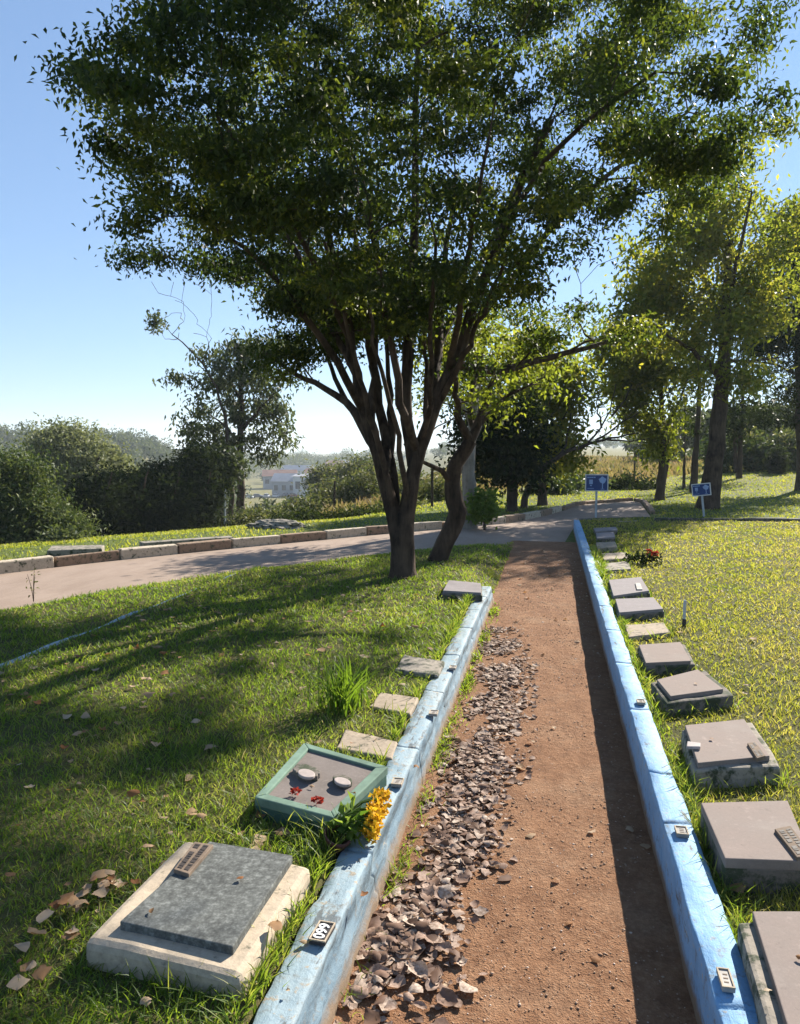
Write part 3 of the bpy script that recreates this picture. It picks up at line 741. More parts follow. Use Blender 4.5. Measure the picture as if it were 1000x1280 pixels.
# ------------------------------------------------------------------ signs
def sign(px, py, d, hz, w, h, rotz, tilt, label):
    p = D(px, py, d); z0 = tz(p[0], p[1]) ; loc = np.array([p[0], p[1], z0])
    r = empty('sign', loc, label, 'sign', 'blue signs behind the right lawn'); r.rotation_euler = (0, tilt, rotz)
    bmk = bmesh.new(); box(bmk, 0, .02, hz / 2 - .05, .045, .03, hz + .1); bevel(bmk, .004); link('post', bm_mesh('post', bmk), M['post'], r)
    zc = hz + h * .5
    bmk = bmesh.new(); box(bmk, 0, 0, zc, w, .012, h); bevel(bmk, .003); pn = link('panel', bm_mesh('panel', bmk), M['sign_blue'], r)
    bmk = bmesh.new(); t = .022
    for cx, cz, sx, sz in ((0, zc + h / 2, w + t, t), (0, zc - h / 2, w + t, t), (w / 2, zc, t, h - t), (-w / 2, zc, t, h - t)): box(bmk, cx, 0, cz, sx, .02, sz)
    link('frame', bm_mesh('frame', bmk), M['white'], r)
    bmk = bmesh.new(); y = -.008
    def rect(x0, x1, z0, z1): bmk.faces.new([bmk.verts.new((x * w, y, zc + z * h)) for x, z in ((x0, z0), (x1, z0), (x1, z1), (x0, z1))])
    for x0, x1 in ((-.43, -.36), (-.345, -.27), (-.255, -.16), (-.145, -.06)): rect(x0, x1, .30, .37)
    rect(-.34, -.18, -.08, .20); rect(-.30, -.22, -.2, -.13); rect(-.42, -.12, -.36, -.33)
    rect(.24, .28, -.36, -.02); rect(.18, .34, -.40, -.37)
    pts = [(math.cos(a) * (.16 + .02 * math.sin(5 * a)), math.sin(a) * (.20 + .03 * math.sin(4 * a + 1))) for a in np.linspace(0, 2 * math.pi, 25)[:-1]]
    bmk.faces.new([bmk.verts.new(((.26 + a) * w, y, zc + (.17 + b) * h)) for a, b in pts])
    link('pictogram', bm_mesh('pictogram', bmk), M['sign_pale'], pn)
sign(745, 645, 17.6, .62, .50, .37, YAW * -1 + .30, 0.0, 'upright blue sign with pale tree pictogram on a grey post at the road end')
sign(880, 640, 17.9, .50, .40, .27, YAW * -1 - .12, -.12, 'blue sign on a tilted grey post in front of the thick leaning trunk')

# ------------------------------------------------------------------ trees
def limb_pts(L, base_off, r0, r1, n=10, wob=.02):
    L = np.asarray(L, float)
    s = np.concatenate([[0], np.cumsum(np.linalg.norm(np.diff(L, axis=0), axis=1))]); t = np.linspace(0, s[-1], n)
    # Catmull-like smoothing through interp + box filter
    P = np.stack([np.interp(t, s, L[:, i]) for i in range(3)], 1)
    for _ in range(2): P[1:-1] = (P[:-2] + 2 * P[1:-1] + P[2:]) / 4
    P[1:-1] += rng.normal(size=(n - 2, 3)) * wob
    return P, np.linspace(r0, r1, n)
def grow(nodes, plen, rad, clusters, bf=.35, tipr=.004, sag=0.06, seg=.3):
    """attach every cluster to the skeleton; returns branch paths"""
    nodes = list(nodes); plen = list(plen); rad = list(rad); paths = []
    NA = np.array(nodes); PL = np.array(plen); RA = np.array(rad)
    order = np.argsort(np.linalg.norm(clusters - NA[0], axis=1))
    for k in order:
        c = clusters[k]; dv = c - NA; dist = np.linalg.norm(dv, axis=1)
        cost = dist + bf * PL + np.where(dv[:, 2] < -.1, .6 * -dv[:, 2], 0)
        b = int(np.argmin(cost)); L = dist[b]; m = max(3, int(L / seg) + 2)
        t = np.linspace(0, 1, m)[:, None]; p0 = NA[b]
        P = p0 + (c - p0) * t; P[:, 2] += (np.sin(t[:, 0] * math.pi) * sag * L)
        P[1:-1] += rng.normal(size=(m - 2, 3)) * .03 * L
        r0 = min(RA[b] * .75, .006 + .013 * L); R = np.linspace(r0, tipr, m)
        paths.append((P, R))
        NA = np.concatenate([NA, P[1:]]); PL = np.concatenate([PL, PL[b] + L * t[1:, 0]]); RA = np.concatenate([RA, R[1:]])
    return paths
def cloud(C, n, r, flat=.65):
    """n leaves round each cluster centre"""
    k = np.repeat(np.arange(len(C)), n); d = rng.normal(size=(len(k), 3)) * [1, 1, flat]
    return C[k] + d * (r * rng.uniform(.7, 1.3, len(C)))[k][:, None], k
def build_tree(name, label, loc, trunk_paths, branch_paths, LV, LF, LT, bark_m, leaf_m, group=None, cat='tree'):
    loc = np.array(loc, float); r = empty(name, loc, label, cat, group)
    V, F = tubes([(np.asarray(p) - loc, q) for p, q in trunk_paths], 9)
    if branch_paths:
        V2, F2 = tubes([(np.asarray(p) - loc, q) for p, q in branch_paths], 5); F = np.concatenate([F, F2 + len(V)]); V = np.concatenate([V, V2])
    link('trunk', np_mesh('trunk', V, F, None, True), bark_m, r)
    if LV is not None: link('crown', np_mesh('crown', LV - loc, LF, LT), leaf_m, r)
    return r

def in_poly(P, poly):
    x, y = P[:, 0], P[:, 1]; ins = np.zeros(len(P), bool); n = len(poly)
    for i in range(n):
        x0, y0 = poly[i]; x1, y1 = poly[(i + 1) % n]
        c = ((y0 > y) != (y1 > y)) & (x < (x1 - x0) * (y - y0) / (y1 - y0 + 1e-12) + x0); ins ^= c
    return ins
def poly_dist(P, poly):
    best = np.full(len(P), 1e9); A = np.array(poly, float)
    for i in range(len(A)):
        a, b = A[i], A[(i + 1) % len(A)]; ab = b - a; t = np.clip(((P - a) @ ab) / (ab @ ab), 0, 1)
        best = np.minimum(best, np.linalg.norm(P - (a + t[:, None] * ab), axis=1))
    return best

# gaps in the crowns: where the lawn lies in sun, few clusters stand between it and the sun
LIT = [([(0, 850), (60, 832), (160, 812), (230, 782), (340, 752)], 15), ([(0, 866), (120, 862), (224, 846), (290, 818)], 13), ([(330, 815), (390, 806), (440, 790)], 18), ([(360, 775), (430, 765), (530, 765)], 17),
       ([(200, 1085), (140, 1060), (300, 1045)], 40), ([(190, 1150), (250, 1110), (360, 1080)], 75), ([(380, 960), (450, 980)], 60), ([(150, 930), (200, 925)], 16), ([(270, 958), (300, 950)], 12), ([(480, 720), (640, 705)], 22), ([(560, 760), (640, 730)], 16),
       ([(430, 1180), (470, 1090), (510, 980), (560, 880)], 26), ([(100, 1240), (180, 1270)], 30), ([(640, 950), (640, 1280)], 110), ([(480, 935), (500, 880)], 20), ([(60, 985), (120, 990)], 14), ([(735, 640), (800, 636)], 14), ([(760, 672), (1000, 666)], 9), ([(840, 740), (1010, 740)], 50), ([(900, 860), (1010, 860)], 60), ([(660, 685), (680, 790)], 48), ([(30, 745), (480, 690)], 16), ([(820, 620), (1000, 622)], 14)]
def sunny(C):

    t = (C[:, 2] - .2) / SUN[2]; S = C - SUN[None, :] * t[:, None]; d = S @ FH
    q = np.where((d > .7)[:, None], proj(S + FH[None, :] * np.where(d > .7, 0, 3)[:, None]), -999.)
    m = np.zeros(len(C), bool)
    for line, w in LIT:
        w = w + (4 if line[0][0] < 610 else 0)
        A = np.array(line, float)
        for a, b in zip(A[:-1], A[1:]):
            ab = b - a; tt = np.clip(((q - a) @ ab) / (ab @ ab), 0, 1); m |= np.linalg.norm((q - (a + tt[:, None] * ab)) * [1, 1.0], axis=1) < w
    return m
# --- main tree
D1 = float(ud(*G(502, 722, .19)[:2])[1]); B1 = G(502, 722, .19)
def L1(*pts): return [D(px, py, D1 + dd) for px, py, dd in pts]
def depthz(P): return P
limbs = []
def add(pts, r0, r1, n=12): limbs.append(limb_pts(L1(*pts), None, r0 * 1.08, r1 * 1.2, n, .012))
trunkP = L1((502, 728, 0), (502, 721, 0), (502, 712, 0), (503, 690, 0), (503, 665, 0), (504, 645, 0), (506, 632, 0))
limbs.append((np.array(trunkP), np.array([.20, .165, .142, .132, .128, .10, .05])))
add([(499, 695, 0), (497, 660, 0), (489, 622, 0), (478, 585, .05), (464, 545, .1), (455, 515, .1), (446, 470, 0), (436, 420, -.1), (424, 350, -.2), (400, 250, -.3)], .078, .025, 18)
add([(466, 548, .1), (448, 517, .25), (428, 496, .5), (404, 482, .7), (370, 468, 1.0), (330, 440, 1.3)], .05, .014)
add([(480, 590, 0), (486, 560, .3), (476, 505, .5), (463, 440, .6), (458, 380, .7), (440, 280, .8)], .062, .02, 14)
add([(455, 515, .1), (430, 470, -.2), (395, 410, -.5), (330, 330, -.8), (250, 270, -1.1)], .045, .012)
add([(446, 470, 0), (415, 410, .4), (380, 330, .8), (330, 240, 1.2), (280, 150, 1.5)], .04, .012)
add([(505, 700, 0), (507, 660, 0), (513, 610, 0), (519, 575, 0), (528, 552, -.05), (546, 506, -.1), (560, 464, -.15), (580, 416, -.2), (604, 350, -.3), (640, 260, -.5), (690, 150, -.7)], .085, .022, 20)
add([(518, 582, 0), (508, 556, .15), (505, 520, .15), (508, 478, .15), (512, 436, .15), (514, 390, .1), (516, 320, .1), (520, 200, 0), (522, 60, -.2)], .07, .018, 16)
add([(522, 566, 0), (512, 545, -.2), (500, 500, -.45), (492, 450, -.6), (480, 380, -.8), (462, 260, -1.1)], .048, .014)
add([(545, 508, -.1), (546, 470, .3), (546, 436, .5), (547, 400, .6), (555, 330, .8), (570, 220, 1.0)], .055, .016)
add([(566, 452, -.15), (592, 468, .1), (625, 466, .3), (660, 455, .45), (715, 440, .7), (770, 424, .9), (830, 405, 1.1)], .05, .012, 14)
add([(580, 416, -.2), (640, 350, .2), (700, 270, .6), (780, 200, .9), (860, 140, 1.2)], .045, .012)
add([(604, 350, -.3), (650, 240, -.9), (720, 160, -1.5), (820, 90, -2.0)], .035, .01)
add([(436, 420, -.1), (400, 340, -.9), (340, 230, -1.6), (260, 130, -2.1)], .035, .01)
add([(512, 436, .15), (480, 340, 1.0), (440, 220, 1.8), (420, 80, 2.4)], .035, .01)
add([(546, 436, .5), (600, 330, 1.3), (650, 220, 2.0), (700, 120, 2.6)], .035, .01)
add([(560, 464, -.15), (575, 380, -.9), (590, 290, -1.6), (610, 180, -2.2)], .035, .01)
for pts in ([(492, 640, 0), (482, 590, -.15), (470, 540, -.3), (452, 480, -.5), (430, 400, -.8), (405, 300, -1.2)], [(497, 650, 0), (493, 600, .15), (489, 550, .3), (486, 500, .5), (484, 430, .8), (476, 330, 1.2)],
            [(486, 600, .1), (470, 560, .3), (440, 520, .5), (418, 470, .8), (390, 400, 1.2)], [(508, 640, 0), (503, 590, -.2), (498, 540, -.4), (480, 480, -.8), (460, 380, -1.3)],
            [(519, 590, 0), (532, 540, .25), (533, 490, .45), (530, 430, .6), (536, 340, .9)], [(528, 560, 0), (537, 510, -.3), (540, 460, -.6), (536, 400, -.9), (545, 300, -1.4)],
            [(470, 560, .1), (462, 520, .3), (468, 470, .5), (470, 420, .7), (462, 340, 1.0)], [(548, 505, -.1), (575, 455, -.4), (600, 400, -.8), (630, 330, -1.2)]):
    add(pts, random.uniform(.03, .045), .012, 14)
crownpoly = [(62, 85), (95, 40), (190, -40), (260, -180), (420, -330), (600, -380), (780, -300), (900, -140), (975, 10), (955, 60), (1010, 120), (1005, 175), (960, 205), (985, 165), (930, 235), (870, 255), (830, 300), (755, 285), (720, 318), (680, 328), (668, 370), (640, 400), (600, 415), (545, 425), (500, 430), (455, 425), (400, 430), (352, 395), (330, 372), (290, 352), (242, 338), (200, 335), (110, 322), (104, 280), (165, 268), (118, 232), (132, 202), (98, 182), (150, 140), (88, 118)]
def crown_pts(n, poly, d, dr, bias=.5):
    out = []
    A = np.array(poly); lo, hi = A.min(0), A.max(0); tot = 0
    while tot < n:
        P = rng.uniform(lo, hi, (4000, 2)); P = P[in_poly(P, poly)]
        e = poly_dist(P, poly); R = 130.0; q = np.clip(e / R, 0, 1)
        dm = dr * np.sqrt(1 - (1 - q) ** 2)
        t = rng.uniform(-1, 1, len(P)); t = np.sign(t) * np.abs(t) ** bias
        z = t * dm
        # the picture-plane outline becomes a solid of true size at the trunk's distance
        W = np.array([D(px, py, d) for px, py in P]) + FH[None, :] * z[:, None]
        out.append(W); tot += len(P)
    return np.concatenate(out)[:n]
crownpoly = [(500 + (x - 500) * .95 if x < 500 else x, y) for x, y in crownpoly]
CL = crown_pts(2300, crownpoly, D1, 3.0)
n3 = nz(CL[:, 0] + .7 * CL[:, 2], CL[:, 1] - .6 * CL[:, 2], 1.9, 5) + .8 * nz(CL[:, 2] * 1.4, CL[:, 0] - CL[:, 1], 1.6, 11)
CL = CL[n3 + rng.normal(0, .12, len(CL)) > -.17 + .16 * sst(560, 800, proj(CL)[:, 0])]
# hollow the lower middle a little so the stems read, keep clear of the camera
keep = (np.hypot(CL[:, 0], CL[:, 1]) > 5.0) & in_poly(proj(CL), crownpoly); CL = CL[keep]
extra = [(660, 425, .4, 50, 20, 9), (720, 415, .7, 40, 18, 8), (780, 405, .9, 40, 22, 8), (360, 440, 1.0, 40, 22, 8), (640, 395, .5, 30, 20, 6), (570, 420, .6, 40, 25, 8), (420, 440, .7, 30, 18, 5), (430, 370, .3, 70, 40, 40), (540, 370, .3, 70, 40, 40), (620, 380, 0, 40, 30, 14)]
ex = []
for cx, cy, dd, rx, ry, n in extra:
    for _ in range(n): ex.append(D(cx + random.gauss(0, rx * .6), cy + random.gauss(0, ry * .6), D1 + dd + random.gauss(0, .4)))
CL = np.concatenate([CL, np.array(ex)])
CL = CL[~(sunny(CL) & (rng.uniform(size=len(CL)) < .97))]; print('clusters', len(CL))
nodes = np.concatenate([p[6:] if len(p) > 15 else p[4:] for p, r in limbs[1:]]); rad = np.concatenate([r[6:] if len(p) > 15 else r[4:] for p, r in limbs[1:]])
pl = np.linalg.norm(nodes - B1, axis=1)
br = grow(nodes, pl, rad, CL, .25)
# leaves hang along the outer branch ends and round each cluster
P, k = cloud(CL, 205, .135, .45)
t = (rng.uniform(.0, .8, len(CL)))[k]
LV, LF, LT = leaves(P, .064, .030, .6, .35, t)
build_tree('forked_tree', 'large many-stemmed tree with a wide dark crown on the left lawn', B1, limbs, br, LV, LF, LT, M['bark'], M['leaf_main'])
# --- leaning small tree behind it
B2 = G(542, 709, .10); D2 = float(ud(*B2[:2])[1])
def L2(*pts): return [D(px, py, D2 + dd) for px, py, dd in pts]
lim = [limb_pts(L2((540, 712, 0), (545, 702, 0), (558, 675, 0), (576, 641, 0), (569, 620, 0), (562, 599, 0), (574, 574, 0), (588, 551, 0)), None, .125, .085, 16, .008)]
for pts, a, b in (([(588, 551, 0), (576, 535, -.1), (568, 512, -.2), (572, 480, -.3), (560, 440, -.5)], .06, .015), ([(588, 551, 0), (600, 530, .1), (606, 500, .2), (620, 470, .4), (650, 440, .6)], .06, .014),
                  ([(600, 530, .1), (625, 505, .3), (655, 480, .5), (690, 470, .8)], .035, .01), ([(564, 603, 0), (555, 588, -.1), (540, 584, -.3), (522, 575, -.6), (505, 555, -.8)], .04, .01), ([(594, 540, 0), (585, 510, .5), (596, 470, .9), (606, 430, 1.2)], .045, .012)):
    lim.append(limb_pts(L2(*pts), None, a, b, 10, .015))
CL2 = np.array([D(px, py, D2 + dd) for px, py, dd in [(random.gauss(cx, rx), random.gauss(cy, ry), random.gauss(.4, .8)) for cx, cy, rx, ry, n in ((640, 430, 40, 22, 26), (590, 450, 35, 25, 18), (690, 470, 30, 18, 12), (560, 510, 25, 20, 8), (620, 500, 30, 22, 10)) for _ in range(n)]])
CL2 = CL2[~(sunny(CL2) & (rng.uniform(size=len(CL2)) < .8))]
nodes = np.concatenate([p[2:] for p, r in lim[1:]]); rad = np.concatenate([r[2:] for p, r in lim[1:]])
br = grow(nodes, np.linalg.norm(nodes - B2, axis=1), rad, CL2, .25)
P, k = cloud(CL2, 80, .20, .6); LV, LF, LT = leaves(P, .08, .037, .4, .3, rng.uniform(.0, .5, len(CL2))[k])
build_tree('leaning_tree', 'small crooked leaning tree with a sparse crown behind the forked tree', B2, lim, br, LV, LF, LT, M['bark'], M['leaf_yellow'])

def gen_tree(name, label, px, d, trunk, blobs, leafL, leafW, nleaf, rclus, bark_m, leaf_m, trunk_r, limbs=(), droop=.3, flat=.3, tint=(.1, .8), zbase=None, group=None, dspread=None, bf=.3, tipr=.006, cat='tree', flatc=.7, base_z=None, filt=.72):
    """trunk: [(px,py)...] bottom to top at distance d; blobs: (cx,cy,rx,ry,n) in picture units at distance d"""
    b = D(px, 600, d); z = tz(b[0], b[1]) if base_z is None else base_z; B = np.array([b[0], b[1], z])
    pts = [B - [0, 0, .15], B + [0, 0, .05]] + [D(x, y, d) for x, y in trunk]
    L = [limb_pts(pts, None, trunk_r, trunk_r * .35, 16, trunk_r * .12)]
    L[0][1][0] *= 1.35; L[0][1][1] *= 1.12
    for lp, r0, r1 in limbs:
        L.append(limb_pts([D(x, y, d + dd) for x, y, dd in lp], None, r0, r1, 10, r0 * .2))
    C = []
    for cx, cy, rx, ry, n in blobs:
        ds = dspread if dspread else rx * d / FPX * .9
        v = unit(rng.normal(size=(n, 3))) * (rng.uniform(.15, 1, n) ** .45)[:, None]
        for q in v: C.append(D(cx + q[0] * rx, cy + q[2] * ry, d) + FH * q[1] * ds)
    C = np.array(C); C = C[~(sunny(C) & (rng.uniform(size=len(C)) < filt))]
    nodes = np.concatenate([p[5:] if i == 0 else p[2:] for i, (p, r) in enumerate(L)]); rad = np.concatenate([r[5:] if i == 0 else r[2:] for i, (p, r) in enumerate(L)])
    br = grow(nodes, np.linalg.norm(nodes - B, axis=1), rad, C, bf, tipr, .05, max(.3, d * .03))
    P, k = cloud(C, nleaf, rclus, flatc); P[:, 2] = np.maximum(P[:, 2], terrain(P[:, 0], P[:, 1]) + .05)
    LV, LF, LT = leaves(P, leafL, leafW, droop, flat, rng.uniform(*tint, len(C))[k])
    return build_tree(name, label, B, L, br, LV, LF, LT, bark_m, leaf_m, group, cat)

# behind the road, centre
gen_tree('pale_trunk_tree', 'tree with a pale grey trunk across the road beside the bright green bush', 586, 15.2, [(587, 600), (588, 555), (592, 500), (600, 440)], [(600, 440, 55, 40, 40), (570, 470, 35, 30, 18)],
         .12, .055, 45, .22, M['bark_pale'], M['leaf_yellow'], .16, [([(588, 560, 0), (600, 530, .2), (625, 490, .5)], .05, .015), ([(590, 530, 0), (575, 500, -.3), (560, 470, -.6)], .05, .015)])
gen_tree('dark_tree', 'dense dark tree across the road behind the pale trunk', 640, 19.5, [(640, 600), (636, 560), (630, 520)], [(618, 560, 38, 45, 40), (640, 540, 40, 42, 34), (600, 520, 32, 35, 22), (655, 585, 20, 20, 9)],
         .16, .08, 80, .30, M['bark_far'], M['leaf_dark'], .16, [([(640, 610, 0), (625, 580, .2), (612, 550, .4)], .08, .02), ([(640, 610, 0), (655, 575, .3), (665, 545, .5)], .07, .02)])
gen_tree('small_tree', 'slender tree with drooping yellow-green leaves beside the left road verge', 678, 21.5, [(679, 600), (680, 560), (682, 520), (690, 470)], [(685, 540, 42, 40, 40), (700, 480, 45, 40, 42), (650, 490, 35, 35, 26), (660, 440, 40, 30, 24), (705, 575, 25, 20, 10)],
         .19, .085, 55, .28, M['bark_far'], M['leaf_yellow'], .14, [([(680, 570, 0), (668, 545, .2), (650, 520, .4)], .05, .015), ([(681, 560, 0), (700, 530, -.2), (718, 500, -.4)], .05, .015)], droop=.7, tint=(.25, .9))
# a leafless tree reaching right over the field
bb = D(655, 600, 20.5); Bz = np.array([bb[0], bb[1], tz(bb[0], bb[1])]); D5 = 20.5
lim = [limb_pts([Bz, D(657, 615, D5), D(672, 590, D5), D(700, 568, D5), D(735, 553, D5), D(760, 549, D5), D(798, 541, D5)], None, .10, .012, 16, .02)]
for pts in ([(735, 553, 0), (752, 535, .2), (765, 505, .3), (770, 480, .5)], [(745, 550, 0), (775, 530, -.3), (800, 515, -.5)], [(700, 568, 0), (712, 540, .4), (716, 505, .8), (730, 480, 1)], [(758, 549, 0), (785, 552, .2), (812, 548, .4)], [(752, 535, .2), (745, 512, 0), (748, 490, -.2)], [(765, 520, .3), (782, 500, .5), (790, 480, .8)], [(672, 590, 0), (665, 560, .5), (660, 530, .9), (668, 500, 1.2)]):
    lim.append(limb_pts([D(x, y, D5 + dd) for x, y, dd in pts], None, .03, .008, 8, .02))
nodes = np.concatenate([p[2:] for p, r in lim]); rad = np.concatenate([r[2:] for p, r in lim])
tips = np.array([D(random.uniform(712, 815), random.uniform(475, 556), D5 + random.gauss(0, .8)) for _ in range(46)])
br = grow(nodes, np.linalg.norm(nodes - Bz, axis=1), rad, tips, .2, .006)
build_tree('bare_tree', 'leafless leaning tree whose bare twigs reach out above the upright blue sign', Bz, lim, br, None, None, None, M['bark_far'], None)
# bright bush at the verge
def bush(label, px, d, blobs, leafL, leafW, nleaf, rclus, leaf_m, name='bush', tint=(.1, .9), group=None, droop=.2):
    return gen_tree(name, label, px, d, [(px, blobs[0][1] + blobs[0][3] * .4), (px, blobs[0][1])], blobs, leafL, leafW, nleaf, rclus, M['bark_far'], leaf_m, .03, droop=droop, tint=tint, group=group, cat='bush')
bush('small bright green bush at the foot of the pale trunk', 606, 14.9, [(606, 629, 15, 18, 26), (598, 640, 12, 12, 12)], .10, .055, 34, .09, M['leaf_bright'])
# right side trees
gen_tree('leafy_tree', 'slender double-trunked tree with a dark yellow-green crown right of the upright sign', 825, 23.5, [(826, 600), (829, 560), (828, 520), (825, 470)], [(815, 500, 48, 45, 70), (790, 460, 50, 40, 60), (835, 450, 45, 40, 50), (770, 430, 30, 25, 24), (825, 545, 22, 22, 22)],
         .175, .08, 62, .26, M['bark_far'], M['leaf_yellow'], .14, [([(822, 620, 0), (832, 590, .3), (836, 560, .4), (842, 510, .6)], .10, .03), ([(828, 540, 0), (800, 505, .3), (775, 470, .5)], .05, .015), ([(829, 545, 0), (850, 500, -.3), (865, 460, -.5)], .05, .015)], droop=.5, tint=(.0, .75))
gen_tree('thick_leaning_tree', 'tall tree with a thick dark leaning trunk behind the tilted blue sign', 884, 20.2, [(886, 620), (894, 570), (900, 510), (904, 450), (908, 390), (912, 300)],
         [(880, 400, 75, 55, 110), (930, 300, 75, 70, 130), (850, 330, 70, 60, 95), (820, 400, 50, 40, 50), (960, 380, 35, 40, 34), (900, 230, 80, 45, 70), (900, 470, 60, 22, 30)],
         .165, .08, 62, .26, M['bark'], M['leaf_yellow'], .255, [([(902, 470, 0), (870, 440, -.5), (830, 415, -1)], .09, .02), ([(905, 430, 0), (935, 395, .6), (965, 350, 1.2)], .09, .02), ([(906, 410, 0), (880, 350, .9), (850, 300, 1.6)], .08, .02), ([(903, 450, 0), (940, 452, .4), (985, 445, .8)], .05, .012), ([(908, 380, 0), (925, 310, -.9), (940, 240, -1.5)], .07, .02)], droop=.5, tint=(.2, 1))
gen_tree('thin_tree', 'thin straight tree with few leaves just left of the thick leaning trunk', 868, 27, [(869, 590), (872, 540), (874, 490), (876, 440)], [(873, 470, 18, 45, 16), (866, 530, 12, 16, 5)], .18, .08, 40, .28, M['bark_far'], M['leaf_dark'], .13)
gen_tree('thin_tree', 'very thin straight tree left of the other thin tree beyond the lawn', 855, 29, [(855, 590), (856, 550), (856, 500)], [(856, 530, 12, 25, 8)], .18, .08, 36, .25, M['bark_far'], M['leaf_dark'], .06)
gen_tree('blue_pine', 'tall dark bluish pine cut by the right edge of the photograph', 1004, 27, [(1003, 560), (1000, 480), (1000, 380), (1000, 260)], [(985, 360, 55, 50, 50), (1010, 300, 55, 60, 50), (985, 440, 55, 28, 34), (1010, 500, 40, 40, 30), (975, 400, 30, 22, 14), (965, 520, 22, 12, 4)],
         .26, .05, 110, .42, M['bark_far'], M['leaf_dark'], .22, [([(1001, 470, 0), (970, 455, .4), (935, 452, .6)], .06, .015), ([(1002, 430, 0), (975, 410, -.4), (945, 408, -.8)], .05, .015)], flatc=.35, tint=(.1, .8), filt=.0)
gen_tree('twin_trunk_tree', 'tall sparse tree with two thin trunks in front of the hedge', 924, 33, [(925, 570), (927, 530), (928, 480), (930, 440)], [(935, 520, 32, 26, 22), (915, 540, 22, 16, 9), (940, 460, 28, 32, 12)], .24, .10, 44, .38, M['bark_far'], M['leaf_dark'], .11, [([(921, 590, 0), (918, 550, .4), (917, 490, .6)], .10, .03)], tint=(.2, .9))
# hedge of bushes behind the far lot
hb = [(908, 568, 26, 22, 'dark_leafy'), (938, 566, 28, 24, ''), (966, 570, 26, 22, ''), (992, 562, 28, 28, ''), (1022, 565, 28, 26, '')]
hl = ['dark bush at the hedge end beside the thick leaning trunk', 'second bush of the hedge right of the twin trunks', 'third bush of the hedge at the far right', 'rounded tall bush of the hedge at the right frame edge', 'hedge bush just outside the right frame edge']
for (px, cy, rx, ry, _), lb in zip(hb, hl):
    bush(lb, px, 38, [(px, cy, rx, ry, 46)], .26, .12, 46, .34, M['leaf_scrub'] if px in (938, 992) else M['leaf_fir'], group='hedge bushes behind the far lot', tint=(.0, .6))
bush('dark narrow clipped shrub standing in the hedge', 972, 35, [(972, 577, 8, 19, 30)], .18, .07, 60, .16, M['leaf_dark'], 'shrub')
# low dark bushes before the field
for px, cy, rx, ry, d, lb in ((787, 610, 34, 12, 30, 'low dark bush behind the upright blue sign, to its right'), (720, 606, 36, 11, 30, 'low green bush behind the upright blue sign, to its left'), (690, 612, 24, 10, 27, 'low bush between the slender tree and the sign')):
    bush(lb, px, d, [(px, cy, rx, ry, 44)], .2, .09, 40, .26, M['leaf_dark'] if 'dark' in lb else M['leaf_fir'], tint=(.1, .8))

# ---- left side
gen_tree('tall_gum_tree', 'tall slender gum tree with drooping grey-green foliage on the left skyline', 301, 34, [(301, 640), (301, 560), (301, 490), (299, 430)],
         [(300, 450, 55, 30, 26), (330, 430, 45, 22, 18), (262, 470, 36, 22, 12), (335, 480, 38, 40, 22), (270, 520, 40, 32, 20), (340, 535, 36, 28, 16), (255, 550, 26, 24, 14), (300, 560, 35, 20, 10), (310, 500, 40, 30, 12), (225, 470, 12, 7, 3), (345, 565, 16, 10, 4)],
         .27, .10, 50, .30, M['bark_far'], M['leaf_gum'], .20, [([(301, 560, 0), (280, 530, .5), (258, 515, 1)], .08, .02), ([(301, 540, 0), (325, 510, -.6), (345, 490, -1)], .08, .02), ([(300, 500, 0), (285, 470, .8), (262, 455, 1.2)], .07, .02), ([(301, 480, 0), (320, 450, .6), (340, 430, 1)], .07, .02)], droop=.9, flatc=.6)
# dead twigs left of the gum
bb = D(290, 600, 33); Bz = np.array([bb[0], bb[1], tz(bb[0], bb[1])])
lim = [limb_pts([Bz, D(291, 640, 33), D(288, 560, 33), D(270, 480, 33), D(245, 440, 33), D(215, 418, 33)], None, .12, .02, 16, .05)]
nodes = lim[0][0][5:]; rad = lim[0][1][5:]
tips = np.array([D(random.uniform(188, 285), random.uniform(352, 430), 33 + random.gauss(0, 1)) for _ in range(26)])
br = grow(nodes, np.linalg.norm(nodes - Bz, axis=1), rad, tips, .2, .010)
C = np.array([D(random.gauss(193, 5), random.gauss(403, 6), 33) for _ in range(7)]); P, k = cloud(C, 30, .2, .8); LV, LF, LT = leaves(P, .2, .1, .4, .3, rng.uniform(.4, 1, 7)[k])
build_tree('bare_tree', 'thin bare-topped tree with a single leaf tuft left of the tall gum', Bz, lim, br, LV, LF, LT, M['bark_far'], M['leaf_gum'])
gen_tree('young_tree', 'young thin-trunked tree just left of the tall gum', 277, 31, [(277, 640), (278, 610), (280, 580)], [(280, 590, 20, 26, 30), (270, 570, 16, 14, 12)], .24, .11, 50, .30, M['bark_far'], M['leaf_gum'], .10, tint=(.0, .6))
gen_tree('conifer', 'light green conifer at the left frame edge', 18, 24, [(18, 640), (18, 600), (16, 575)], [(15, 590, 38, 22, 50), (20, 625, 52, 26, 70), (30, 655, 62, 26, 80), (5, 660, 50, 26, 60), (85, 668, 24, 14, 20)],
         .16, .05, 140, .30, M['bark_far'], M['leaf_fir'], .2, droop=.3, tint=(.1, .95))
gen_tree('broad_tree', 'broad rounded grey-green tree rising behind the dark trees on the left', 95, 46, [(95, 640), (95, 600), (92, 570)], [(85, 560, 45, 30, 90), (110, 585, 50, 35, 90), (75, 600, 45, 40, 80), (140, 610, 35, 30, 50), (100, 640, 60, 30, 60)],
         .26, .12, 85, .46, M['bark_far'], M['leaf_broad'], .3, [([(95, 620, 0), (75, 590, 1), (65, 570, 1.4)], .14, .04), ([(95, 610, 0), (115, 585, -1), (125, 570, -1.4)], .14, .04)], tint=(.3, 1))
